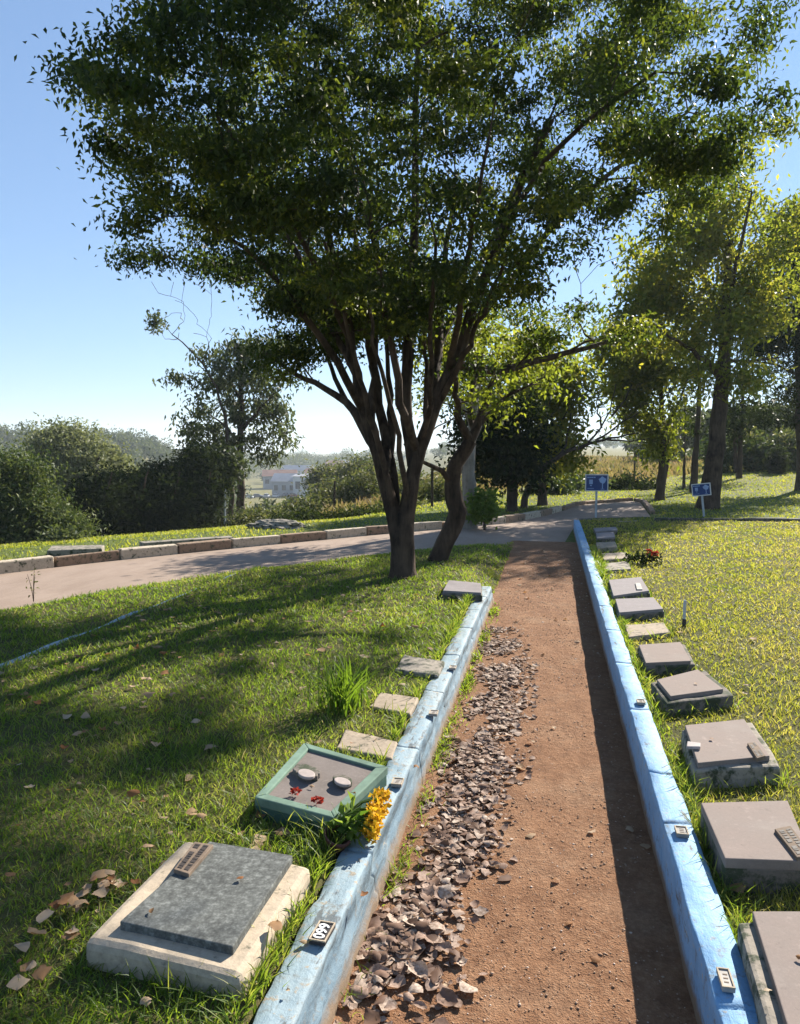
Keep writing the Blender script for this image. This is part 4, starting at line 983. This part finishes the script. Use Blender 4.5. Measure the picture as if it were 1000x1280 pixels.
for px, d, bl, lb in ((120, 27, [(122, 622, 26, 24, 50), (116, 648, 28, 24, 44)], 'dark bushy tree next to the light green conifer'),
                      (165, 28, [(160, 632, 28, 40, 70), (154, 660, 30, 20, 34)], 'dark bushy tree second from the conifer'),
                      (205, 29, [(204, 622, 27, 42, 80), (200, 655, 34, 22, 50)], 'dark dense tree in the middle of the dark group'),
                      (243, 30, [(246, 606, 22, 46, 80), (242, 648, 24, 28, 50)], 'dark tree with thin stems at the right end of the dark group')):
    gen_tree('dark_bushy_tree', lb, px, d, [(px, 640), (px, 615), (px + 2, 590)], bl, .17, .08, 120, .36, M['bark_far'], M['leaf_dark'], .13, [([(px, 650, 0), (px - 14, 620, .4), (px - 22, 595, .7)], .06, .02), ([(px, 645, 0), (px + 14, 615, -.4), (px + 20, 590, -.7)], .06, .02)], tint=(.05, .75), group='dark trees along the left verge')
bush('low shrub at the conifer foot beside the pale slab', 78, 17, [(78, 676, 16, 10, 22)], .14, .06, 36, .14, M['leaf_gum'])
# scrub bank
sb = [(335, 650, 40, 7, 30), (392, 640, 40, 13, 34), (430, 622, 42, 26, 36), (470, 612, 36, 30, 36), (520, 618, 40, 26, 30), (555, 622, 30, 24, 26), (450, 650, 34, 10, 22), (380, 652, 40, 8, 22), (415, 598, 20, 10, 62), (455, 590, 26, 14, 58), (500, 640, 30, 14, 24)]
sl = ['low olive scrub bush below the tall gum, nearest the parked cars', 'olive scrub bush right of the parked cars', 'pale olive scrub bush in the middle of the bank', 'reddish olive scrub bush left of the forked trunk', 'olive bush seen between the forked trunk and the leaning tree', 'scrub bush directly behind the leaning tree', 'dark low bush standing in for the shadowed bank near the forked trunk', 'dark low bush standing in for the shadowed bank near the brush pile', 'far scrub bush under the pale buildings', 'far scrub bush on the rise beside the forked trunk', 'low olive bush behind the fork of the big trunk']
for (px, cy, rx, ry, d), lb in zip(sb, sl):
    low = 'dark' in lb  # dark bushes stand in for the shadowed earth bank
    sc = d / 34
    bush(lb, px, d, [(px, cy, rx, ry, 60), (px - rx * .4, cy + ry * .4, rx * .7, ry * .7, 26)], .19 * sc, .08 * sc, 48, .30 * sc, M['leaf_dark'] if low else M['leaf_scrub'], 'scrub_bush', (.0, .55) if not low else (.2, .9), 'scrub bushes on the left bank')
# heap on the verge
hp = hit(345, 662) ; hp = G(345, 664) if hp is None else hp
bmk = bmesh.new(); bmesh.ops.create_icosphere(bmk, subdivisions=4, radius=1)
for v in bmk.verts:
    n_ = nz(v.co.x * 2, v.co.y * 2 + v.co.z * 3, 2.2, 4) + .5 * nz(v.co.x * 6, v.co.y * 6 + v.co.z * 5, 2.2, 8)
    v.co = Vector((v.co.x * .62, v.co.y * .4, max(-.1, v.co.z * .16))) * (1 + .22 * n_)
o = link('stone_heap', bm_mesh('stone_heap', bmk), M['conc_old']); o.location = Vector((hp[0], hp[1], tz(hp[0], hp[1]))); tag(o, 'low heap of rubble and earth on the verge across the road', 'heap')
for px, py, w, l, rot, lb in ((96, 694, .75, .5, .5, 'flat pale concrete slab on the verge near the conifer'), (235, 683, 1.5, .22, .78, 'long narrow concrete strip on the verge behind the kerb')):
    p = G(px, py); bmk = bmesh.new(); box(bmk, 0, 0, .05, w, l, .14); bevel(bmk, .012); roughen(bmk, 1, .008, 6)
    o = link('concrete_slab', bm_mesh('concrete_slab', bmk), M['conc_old']); o.location = Vector((p[0], p[1], tz(p[0], p[1]))); o.rotation_euler = (0, 0, rot); tag(o, lb, 'slab')
# fence posts
for px, d, h, lb in ((417, 26, 1.3, 'thin fence post in the scrub left of the forked trunk'), (540, 22, 1.1, 'thin fence post seen between the forked and leaning trunks'), (635, 30, 1.2, 'fence post at the field edge behind the dark tree'), (793, 34, 1.4, 'fence post in the dry field right of the upright sign'), (280, 30, 1.5, 'pale thin post beside the young tree')):
    p = D(px, 600, d); z = tz(p[0], p[1]); bmk = bmesh.new(); box(bmk, 0, 0, h / 2 - .1, .07, .07, h + .2); bevel(bmk, .01)
    o = link('fence_post', bm_mesh('fence_post', bmk), M['post'] if 'pale' in lb else M['bark_far']); o.location = Vector((p[0], p[1], z)); o.rotation_euler = (random.uniform(-.06, .06), random.uniform(-.06, .06), .3); tag(o, lb, 'post', 'fence posts at the field edge')

# ------------------------------------------------------------------ valley: cars and houses
def car(loc, rot, paint, label):
    r = empty('parked_car', loc, label, 'car', 'cars parked in the valley'); r.rotation_euler = (0, 0, rot)
    pm = simple('car_paint', paint, .3, .05, 5, .0, .001, .5)
    bmk = bmesh.new()
    sec = [(-2.05, .35, .62), (-2.0, .35, .95), (-1.3, .35, 1.0), (-.6, .35, 1.0), (.9, .35, .98), (1.9, .35, .82), (2.08, .35, .6)]
    V_ = [[bmk.verts.new((x, y, z)) for y, z in ((-.82, z0), (-.86, z0 + .25), (-.8, z1), (.8, z1), (.86, z0 + .25), (.82, z0))] for x, z0, z1 in sec]
    for a in range(len(sec) - 1):
        for k in range(5): bmk.faces.new((V_[a][k], V_[a][k + 1], V_[a + 1][k + 1], V_[a + 1][k]))
    bmk.faces.new(V_[0][::-1]); bmk.faces.new(V_[-1]); bmesh.ops.recalc_face_normals(bmk, faces=bmk.faces); link('body', bm_mesh('body', bmk), pm, r)
    bmk = bmesh.new(); prism(bmk, [(-1.25, -.6, 1.46), (.35, -.6, 1.46), (.35, .6, 1.46), (-1.25, .6, 1.46)], 1.42); link('roof', bm_mesh('roof', bmk), pm, r)
    bmk = bmesh.new(); t = [bmk.verts.new(p) for p in ((-1.25, -.6, 1.42), (.3, -.6, 1.42), (.3, .6, 1.42), (-1.25, .6, 1.42))]; b = [bmk.verts.new(p) for p in ((-1.75, -.76, .98), (.95, -.76, .97), (.95, .76, .97), (-1.75, .76, .98))]
    for k in range(4): bmk.faces.new((t[k], b[k], b[(k + 1) % 4], t[(k + 1) % 4]))
    link('windows', bm_mesh('windows', bmk), M['glass'], r)
    for x in (-1.3, 1.3):
        for y in (-.8, .8):
            bmk = bmesh.new(); bmesh.ops.create_cone(bmk, cap_ends=True, segments=16, radius1=.33, radius2=.33, depth=.2)
            w = link('wheel', bm_mesh('wheel', bmk), M['tyre'], r); w.location = (x, y, .33); w.rotation_euler = (math.pi / 2, 0, 0)
cars = [(284, 630, (.05, .05, .06), 'dark parked car at the left end of the car row beside the young tree'), (290, 622, (.7, .7, .7), 'white parked car left of the tall gum trunk'), (309, 621, (.66, .67, .7), 'silver parked car just right of the tall gum trunk'),
        (322, 618, (.10, .09, .10), 'dark parked car in the middle of the valley car row'), (333, 617, (.42, .44, .5), 'grey parked car next to the middle dark car'), (345, 615, (.72, .72, .72), 'white parked car near the right end of the car row'), (357, 610, (.03, .05, .08), 'navy parked car before the pale building'), (367, 612, (.30, .03, .03), 'red parked car at the right end of the car row')]
for px, py, col_, lb in cars:
    p = D(px, 600, 258 + (632 - py) * .9)
    car((p[0], p[1], tz(p[0], p[1])), math.radians(random.choice((15, 20, 95, 100))), col_, lb)
def house(px, d, w, dp, h, rot, wall_m, roof_m, label, lift=0, pitch=.3):
    p = D(px, 600, d); z = tz(p[0], p[1]) + lift; r = empty('house', (p[0], p[1], z), label, 'house', 'houses in the valley'); r.rotation_euler = (0, 0, rot)
    bmk = bmesh.new(); prism(bmk, [(-w / 2, -dp / 2, h), (w / 2, -dp / 2, h), (w / 2, dp / 2, h), (-w / 2, dp / 2, h)], -4); link('wall', bm_mesh('wall', bmk), M[wall_m], r)
    bmk = bmesh.new(); e = .5; rh = dp * pitch
    A = [(-w / 2 - e, -dp / 2 - e, h), (w / 2 + e, -dp / 2 - e, h), (w / 2 + e, dp / 2 + e, h), (-w / 2 - e, dp / 2 + e, h), (-w / 2 - e, 0, h + rh), (w / 2 + e, 0, h + rh)]
    v = [bmk.verts.new(q) for q in A]
    for q in ((0, 1, 5, 4), (2, 3, 4, 5), (0, 4, 3), (1, 2, 5), (3, 2, 1, 0)): bmk.faces.new([v[k] for k in q])
    bmesh.ops.translate(bmk, verts=bmk.verts, vec=(0, 0, .02)); link('roof', bm_mesh('roof', bmk), M[roof_m], r)
    n = max(2, int(w / 3))
    for k in range(n):
        x = -w / 2 + (k + .5) * w / n
        bmk = bmesh.new(); box(bmk, x, -dp / 2 - .02, h * .55, w / n * .5, .06, h * .38); link('window', bm_mesh('window', bmk), M['glass'], r)
house(364, 285, 12, 9, 5.0, .05, 'render_grey', 'roof_grey', 'grey roofed low building with a dark front behind the parked cars', .3, .32)
house(383, 282, 7.5, 7, 7.0, -.1, 'render_white', 'roof_grey', 'white block building right of the grey roofed building', .3, .10)
house(350, 335, 14, 9, 5, .3, 'render_grey', 'roof_red', 'house with a dull red roof behind the grey roofed building', .5)
house(372, 390, 15, 9, 5, -.2, 'render_white', 'roof_grey', 'small far house above the white block building', 1.0)
house(402, 360, 14, 8, 5, .1, 'render_white', 'roof_red', 'far house right of the white block building', .6)
house(455, 300, 15, 9, 5, .1, 'render_grey', 'roof_grey', 'far house glimpsed just left of the forked trunk', 3)
house(428, 400, 16, 10, 5, .2, 'render_white', 'roof_red', 'farthest pale house near the horizon left of the forked trunk', 2.5)
# utility pole
p = D(393, 600, 260); z = tz(p[0], p[1]); r = empty('utility_pole', (p[0], p[1], z), 'thin pale utility pole beside the white block building', 'utility pole')
bmk = bmesh.new(); bmesh.ops.create_cone(bmk, cap_ends=True, segments=10, radius1=.16, radius2=.1, depth=9.6, matrix=Matrix.Translation((0, 0, 4.6))); link('pole', bm_mesh('pole', bmk), M['conc'], r)
bmk = bmesh.new(); box(bmk, 0, 0, 8.8, 1.8, .12, .12); link('crossarm', bm_mesh('crossarm', bmk), M['conc'], r)

# ------------------------------------------------------------------ distant woods
C = []; T_ = []
def wood(a0, a1, d0, d1, n, h0, h1):
    for _ in range(n):
        a = random.uniform(a0, a1); d = d0 + (d1 - d0) * random.random() ** .8; p = FH * d + RT * a * d
        C.append((p[0], p[1], tz(p[0], p[1]), random.uniform(h0, h1)))
wood(-.62, -.22, 150, 340, 420, 6, 11)
wood(-.60, -.26, 80, 130, 40, 5, 8)
wood(-.26, -.02, 420, 620, 150, 10, 17)
wood(-.2, -.02, 300, 420, 26, 5, 8)
wood(-.1, .65, 330, 900, 260, 5, 10)
wood(.3, .7, 60, 130, 50, 3.5, 6)
wood(-.25, -.10, 75, 150, 90, 1.0, 2.0)
wood(-.11, .0, 75, 235, 100, 1.3, 3.2)
wood(-.12, .0, 240, 400, 60, 2.5, 6)
C = np.array(C); n = 240
k = np.repeat(np.arange(len(C)), n); v = unit(rng.normal(size=(len(k), 3))) * (rng.uniform(.3, 1, len(k)) ** .4)[:, None]
# each crown has two or three lobes
lob = rng.normal(size=(len(C), 3, 3)) * [.22, .22, .14]; li = rng.integers(0, 3, len(k))
H = C[k, 3]; P = C[k, :3] + np.stack([(v[:, 0] * .28 + lob[k, li, 0]) * H, (v[:, 1] * .28 + lob[k, li, 1]) * H, (.58 + v[:, 2] * .27 + lob[k, li, 2]) * H], 1)
LV, LF, LT = leaves(P, .95, .6, .2, .4, rng.uniform(0, 1, len(C))[k] * .7 + rng.uniform(0, .3, len(k)))
keep = None
tag(link('distant_woods', np_mesh('distant_woods', LV, LF, LT), M['leaf_gum']), 'wooded hills and treeline on the horizon', 'woods', kind='stuff')

# ------------------------------------------------------------------ grass
def excluded(P):
    m = np.zeros(len(P), bool)
    for q in EXCL:
        c = sum(np.array(q)) / 4; big = [c + (np.array(a) - c) * 1.02 for a in q]; m |= in_poly(P[:, :2], big)
    return m
def scatter(x0, x1, y0, y1, dens, dref, cap):
    """random points whose density falls with distance"""
    out = []
    area = (x1 - x0) * (y1 - y0); n = int(area * cap); P = np.stack([rng.uniform(x0, x1, n), rng.uniform(y0, y1, n)], 1)
    u, d = ud(P[:, 0], P[:, 1]); dd = np.maximum(np.hypot(u, d), .8)
    vis = (d > .6) & (np.abs(u) < d * .62 + .8)
    pr = np.clip(dens * (dref / dd) ** 1.5, 0, cap) / cap * np.where(vis, 1, .12)
    return P[rng.uniform(size=n) < pr], None
def grass_obj(name, P, zf, hmin, hmax, wmul, mat, tint_f, lean=(.2, 1.0), seg=3, parent=None, label='', kind='stuff'):
    u, d = ud(P[:, 0], P[:, 1]); dd = np.hypot(u, d)
    z = zf(P[:, 0], P[:, 1]) - .004; n = len(P)
    clump = .55 + .5 * (.5 + .5 * nz(P[:, 0], P[:, 1], 5.5, 3)) + .35 * nz(P[:, 0], P[:, 1], 1.7, 8)
    H = rng.uniform(hmin, hmax, n) * np.clip(clump, .35, 1.6); W = np.maximum(.0035, .0011 * dd) * wmul * rng.uniform(.7, 1.3, n)
    V, F, t = blades(np.stack([P[:, 0], P[:, 1], z], 1), H, W, rng.uniform(*lean, n), tint_f(P, n), seg)
    o = link(name, np_mesh(name, V, F, t), mat); tag(o, label, 'grass', kind=kind); return o
# left lawn
P, _ = scatter(-14, -.70, -2, 14, 9500, 2.2, 9500)
P = P[(P[:, 1] < yedge(P[:, 0]) + .04 * nz(P[:, 0], P[:, 1], 7, 1)) & ~excluded(P)]
P2, _ = scatter(-.72, -.60, WEND + .05, 12.9, 9000, 2.2, 9500); P = np.concatenate([P, P2])
on_edge = np.abs((P[:, 0] - pB[0]) * e_[1] - (P[:, 1] - pB[1]) * e_[0]) < .045
P = P[~(on_edge & (nz(P[:, 0], P[:, 1], 2.0, 4) > -.12))]
def tl(P, n): return .42 + .30 * nz(P[:, 0], P[:, 1], 2.3, 5) + .22 * nz(P[:, 0], P[:, 1], 7, 12) + rng.normal(0, .17, n) + (rng.uniform(size=n) < .07) * .5 + .15 * sst(6.5, 9, P[:, 1])
grass_obj('lawn_grass', P, lawn_l, .026, .075, 1.15, M['grass'], tl, (.3, 1.3), 3, label='green grass of the left lawn')
# right lawn
P, _ = scatter(.50, 16, -2, YR1, 9000, 2.2, 9500)
P = P[~excluded(P)]
def tr_(P, n): return .50 + .28 * nz(P[:, 0], P[:, 1], 2.0, 6) + .2 * nz(P[:, 0], P[:, 1], 6, 12) + rng.normal(0, .17, n) + (rng.uniform(size=n) < .08) * .4
grass_obj('lawn_grass', P, lawn_r, .024, .066, 1.1, M['grass_dry'], tr_, (.3, 1.3), 3, label='yellowing grass of the right lawn')
# longer grass along walls and stones
Pw = [np.stack([rng.normal(.555, .024, 6500), rng.uniform(.5, 11, 6500)], 1), np.stack([rng.normal(-.722, .020, 5500), rng.uniform(.8, 7.6, 5500)], 1)]
for q in EXCL:
    q = [np.array(a) for a in q]; c = sum(q) / 4; dist = max(1.2, np.linalg.norm(c))
    for a, b in zip(q, q[1:] + q[:1]):
        n = int(170 * np.linalg.norm(b - a) / max(1, dist * .35) + 6); t = rng.uniform(0, 1, n)[:, None]
        pp = a * (1 - t) + b * t; o_ = unit(pp - c); Pw.append(pp + o_ * np.abs(rng.normal(.012, .02, n))[:, None])
P = np.concatenate(Pw); P = P[(nz(P[:, 0], P[:, 1], 4, 2) + rng.normal(0, .5, len(P)) > -.1)]
P = P[(P[:, 0] > .528) | (P[:, 0] < -.703)]; P = P[~excluded(P)]
grass_obj('edge_grass', P, lambda x, y: np.where(x > 0, lawn_r(x, y), lawn_l(x, y)), .05, .135, 1.3, M['grass'], lambda P, n: rng.uniform(.2, .9, n), (.3, 1.1), 4, label='longer grass tufts along the walls and stones')
# weeds at the foot of the left wall on the path side
P = np.stack([-.565 + np.abs(rng.normal(0, .035, 6000)), rng.uniform(.6, 7.8, 6000)], 1); P = P[nz(P[:, 0] * .2, P[:, 1], 5, 2) + rng.normal(0, .25, len(P)) > .05]
grass_obj('path_weeds', P, lambda x, y: 0 * x + .012, .02, .075, 1.3, M['grass'], lambda P, n: rng.uniform(.2, .8, n), (.3, 1.3), 3, label='weeds at the foot of the pale blue wall')
# verge beyond the road
n = 260000; P = np.stack([rng.uniform(-30, 14, n), rng.uniform(5, 46, n)], 1)
s = sdist(P[:, 0], P[:, 1]); u, d = ud(P[:, 0], P[:, 1])
far2 = np.array(farW[3:] + [G(790, 626)[:2], G(802, 627)[:2], G(816, 645)[:2]] )
inroad = in_poly(P, [tuple(p) for p in poly])
ok = ((s > .16) | ((P[:, 1] > YR1 + .5) & (P[:, 0] > .3))) & ~inroad & (d > 8) & (np.abs(u) < d * .58 + 1) & ~((P[:, 0] > .3) & (P[:, 1] < YR1 + .15)) & (poly_dist(P, [tuple(p) for p in poly]) > .15)
pr = np.clip((14 / np.maximum(d, 8)) ** 1.2, 0, 1) * np.where(s > 6, .5, 1)
P = P[ok & (rng.uniform(size=n) < pr)]
grass_obj('verge_grass', P, terrain, .03, .09, 1.3, M['grass_dry'], lambda P, n: .36 + .25 * nz(P[:, 0], P[:, 1], 1.2, 6) + rng.normal(0, .16, n), (.2, 1.0), 2, label='grass of the verges beyond the road')
# tall dry field
n = 90000; d = 24 + 90 * rng.uniform(size=n) ** 1.4; a = rng.uniform(-.10, .55, n); P = FH[None, :2] * d[:, None] + RT[None, :2] * (a * d)[:, None]
s = sdist(P[:, 0], P[:, 1]); keep = (s > 7 + 6 * rng.uniform(size=n)) & ~((a > .27) & (d < 36)) & ~((a > .12) & (d < 26)); P = P[keep]
grass_obj('field_grass', P, terrain, .25, .75, 2.6, M['grass_field'], lambda P, n: .5 + .4 * nz(P[:, 0], P[:, 1], .35, 6) + rng.normal(0, .18, n), (.1, .7), 3, label='tall dry grass of the field behind the signs')

# ------------------------------------------------------------------ leaf litter, pebbles
def curled(P, size, tint, zf=0.0):
    """thin curled leaf: 6 x 5 grid with a pointed, slightly ragged outline"""
    n = len(P); size = size * rng.uniform(.45, 1.6, n)
    uu = np.array([-1, -.6, -.2, .2, .62, 1.0]); wid = np.array([.10, .70, .95, .88, .5, .04])
    cu = rng.uniform(.05, 1.1, n) * np.where(rng.uniform(size=n) < .8, 1, -.6); cv = rng.uniform(-.5, 1.3, n)
    loc = np.zeros((n, 6, 5, 3)); rag = 1 + rng.normal(0, .24, (n, 6, 2))
    tw = rng.normal(0, .35, n)
    for i in range(6):
        for j, v in enumerate((-1, -.5, 0, .5, 1)):
            x = uu[i] * .62; y = v * wid[i] * .44 * (rag[:, i, 0] if v < 0 else rag[:, i, 1])
            ang = cv * y * 2.2
            loc[:, i, j, 0] = x * (1 - .18 * np.abs(cu)); loc[:, i, j, 1] = np.where(np.abs(cv) < .05, y, np.sin(ang) / np.where(np.abs(cv) < .05, 1, cv * 2.2))
            loc[:, i, j, 2] = cu * .6 * x * x + np.where(np.abs(cv) < .05, 0, (1 - np.cos(ang)) / np.where(np.abs(cv) < .05, 1, cv * 2.2)) + tw * x * y + rng.normal(0, .018, n) + .03 * (j == 2)
    loc *= size[:, None, None, None]
    th = rng.uniform(0, 2 * np.pi, n); tx = rng.normal(0, .2, n); flip = np.where(rng.uniform(size=n) < .4, -1, 1)
    loc[..., 2] *= flip[:, None, None]
    c, s = np.cos(tx)[:, None, None], np.sin(tx)[:, None, None]; y = loc[..., 1] * c - loc[..., 2] * s; z = loc[..., 1] * s + loc[..., 2] * c
    loc[..., 1], loc[..., 2] = y, z
    c, s = np.cos(th)[:, None, None], np.sin(th)[:, None, None]; x = loc[..., 0] * c - loc[..., 1] * s; y = loc[..., 0] * s + loc[..., 1] * c
    loc[..., 0], loc[..., 1] = x, y
    loc[..., 2] -= loc[..., 2].reshape(n, -1).min(1)[:, None, None]
    V = (loc + P[:, None, None, :]).reshape(-1, 3)
    F = np.array([[i * 5 + j, i * 5 + j + 1, (i + 1) * 5 + j + 1, (i + 1) * 5 + j] for i in range(5) for j in range(4)])
    F = (np.arange(n)[:, None, None] * 30 + F[None]).reshape(-1, 4)
    return V, F, np.repeat(np.clip(tint, 0, 1), 30)
band = [(632, 797, 24), (632, 850, 28), (625, 900, 34), (605, 950, 44), (600, 1000, 36), (590, 1050, 40), (575, 1110, 46), (530, 1160, 42), (520, 1220, 60), (500, 1280, 74)]
by = []
for px, py, w in band:
    p = G(px, py); wl = w * (1.6 / (py - 560)); by.append((p[1], p[0], wl))
by = sorted(by + [(by[-1][0] - .5, by[-1][1], by[-1][2])]); by = np.array(by)
n = 8600; y = 1.2 + 5.5 * rng.uniform(size=n) ** .85; w = np.interp(y, by[:, 0], by[:, 2]); xc = np.interp(y, by[:, 0], by[:, 1])
x = xc + np.clip(rng.normal(-.28 - .25 * (1 - sst(2, 3.2, y)), .74, n), -2.2, 1.7) * w * .8 + .03 * nz(y, 0 * y, 5, 1); thin = nz(x, y, 6, 3) + rng.normal(0, .25, n) + .5 * nz(x, y, 2.1, 14) > -.08
x, y, xc, w = x[thin], y[thin], xc[thin], w[thin]; x = np.where(x < -.56, rng.uniform(-.56, -.4, len(x)), x)
z = .014 + np.abs(rng.normal(0, .007, len(x))) * np.clip(1.3 - np.abs(x - xc) / w, 0, 1)
szv = np.where(rng.uniform(size=len(x)) < .5, .018, .034) * (1 + .3 * (1 - sst(1.9, 3.2, y)))
V, F, t = curled(np.stack([x, y, z], 1), szv, rng.beta(1.3, 1.1, len(x)))
tag(link('leaf_litter', np_mesh('leaf_litter', V, F, t, True), M['litter']), 'drift of curled dry leaves along the left side of the path', 'dry leaves', kind='stuff')
# leaves scattered on the lawns and path
n = 420; x = np.concatenate([rng.uniform(-3.4, -.75, 300), rng.uniform(.56, 4, 60), rng.uniform(-.5, .4, 60)]); y = np.concatenate([rng.uniform(1.2, 8, 300), rng.uniform(1.4, 10, 60), rng.uniform(1.5, 12, 60)])
z = np.where(x < -.6, lawn_l(x, y) + .02, np.where(x > .5, lawn_r(x, y) + .02, .014))
P = np.stack([x, y, z], 1); P = P[~excluded(P)]
hp2 = G(126, 1113, .2); cl = np.stack([rng.normal(hp2[0], .05, 26), rng.normal(hp2[1], .06, 26), np.full(26, .2)], 1); cl[:, 2] += rng.uniform(0, .03, 26)
c3 = G(45, 1190, .2); c3 = np.stack([rng.normal(c3[0], .08, 9), rng.normal(c3[1], .06, 9), np.full(9, .215)], 1)
P = np.concatenate([P, cl, c3]); sl = np.array([G(px, py, z) + [0, 0, .004] for px, py, z in ((900, 1050, .27), (930, 1030, .27), (1000, 1200, .304), (960, 1240, .304), (890, 925, .299), (870, 855, .282), (190, 1140, .295), (300, 1100, .295), (345, 1160, .272), (470, 925, .21), (440, 930, .21), (390, 985, .266), (440, 995, .266), (380, 1180, .2), (520, 960, .2), (455, 1120, .2), (360, 1240, .2))])
P = np.concatenate([P, sl])
V, F, t = curled(P, np.concatenate([np.full(len(P) - len(sl), .038), np.full(len(sl), .026)]), rng.uniform(0, 1, len(P)))
tag(link('fallen_leaves', np_mesh('fallen_leaves', V, F, t, True), M['orange_leaf']), 'fallen orange and tan leaves scattered on the lawn', 'fallen leaves', kind='stuff')
# pebbles on the path
n = 9000; P = np.stack([rng.uniform(-.55, .40, n), .8 + 11 * rng.uniform(size=n) ** 1.7, np.full(n, .012)], 1)
r = .0018 + .0045 * rng.uniform(size=n) ** 4 + .0007 * P[:, 1] * rng.uniform(size=n)
r[rng.integers(0, n, 40)] *= 2.2
oc = np.array([[1, 0, 0], [.2, .95, .05], [-.9, .3, 0], [-.3, -.9, .1], [.5, -.7, -.1], [.1, .1, .7], [-.2, .2, -.6]])
V = P[:, None, :] + (oc[None] * (1 + rng.normal(0, .18, (n, 7, 3)))) * [1, 1, .55] * r[:, None, None]
F = np.array([[0, 1, 5], [1, 2, 5], [2, 3, 5], [3, 4, 5], [4, 0, 5], [1, 0, 6], [2, 1, 6], [3, 2, 6], [4, 3, 6], [0, 4, 6]])
F = (np.arange(n)[:, None, None] * 7 + F[None]).reshape(-1, 3)
tag(link('gravel', np_mesh('gravel', V.reshape(-1, 3), F, np.repeat(rng.beta(1.6, 2.2, n), 7)), M['pebble']), 'small pebbles scattered on the dirt path', 'gravel', kind='stuff')

# ------------------------------------------------------------------ light, sky, haze, camera
sd = Vector((math.sin(AZ) * math.cos(ELEV), math.cos(AZ) * math.cos(ELEV), math.sin(ELEV)))
w = bpy.data.worlds.new('World'); SC.world = w; w.use_nodes = True; nt = w.node_tree
bg = nt.nodes['Background']; sky = nt.nodes.new('ShaderNodeTexSky'); sky.sky_type = 'NISHITA'; sky.sun_disc = False
sky.sun_elevation = ELEV; sky.sun_rotation = AZ; sky.altitude = 0; sky.air_density = 1.0; sky.dust_density = .0; sky.ozone_density = 2.0
gm = nt.nodes.new('ShaderNodeGamma'); gm.inputs[1].default_value = .64; nt.links.new(sky.outputs[0], gm.inputs[0])
nt.links.new(mixc(nt, 1.0, gm.outputs[0], (.84, 1.02, 1.27), 'MULTIPLY'), bg.inputs[0]); bg.inputs[1].default_value = .088
ld = bpy.data.lights.new('sun', 'SUN'); ld.energy = 4.6; ld.angle = math.radians(.53); ld.color = (1, .93, .82)
lo = bpy.data.objects.new('sun', ld); COL.objects.link(lo); lo.rotation_euler = sd.to_track_quat('Z', 'Y').to_euler(); lo.location = (10, 20, 30)
bm = bmesh.new(); box(bm, 0, 0, 10, 3300, 3300, 66); hz_me = bm_mesh('haze', bm); m, nt, out = new_mat('air_haze')
pv = nt.nodes.new('ShaderNodeVolumePrincipled'); pv.inputs['Density'].default_value = .0004; pv.inputs['Color'].default_value = (.80, .89, 1, 1); pv.inputs['Anisotropy'].default_value = .2
nt.links.new(pv.outputs[0], out.inputs['Volume']); tag(link('haze', hz_me, m), 'pale morning haze in the air', 'haze', kind='stuff')
cd = bpy.data.cameras.new('camera'); cd.sensor_fit = 'VERTICAL'; cd.sensor_height = 36; cd.sensor_width = 28.125; cd.lens = FPX / 1280 * 36
cd.clip_start = .05; cd.clip_end = 6000
co = bpy.data.objects.new('camera', cd); COL.objects.link(co); co.location = (0, 0, CAMH); co.rotation_euler = (math.pi / 2 - PIT, 0, YAW); SC.camera = co
SC.view_settings.view_transform = 'Standard'; SC.view_settings.look = 'None'; SC.view_settings.gamma = 1; SC.view_settings.exposure = 1.5
SC.cycles.max_bounces = 8; SC.cycles.transmission_bounces = 4; SC.cycles.diffuse_bounces = 3; SC.cycles.volume_bounces = 1
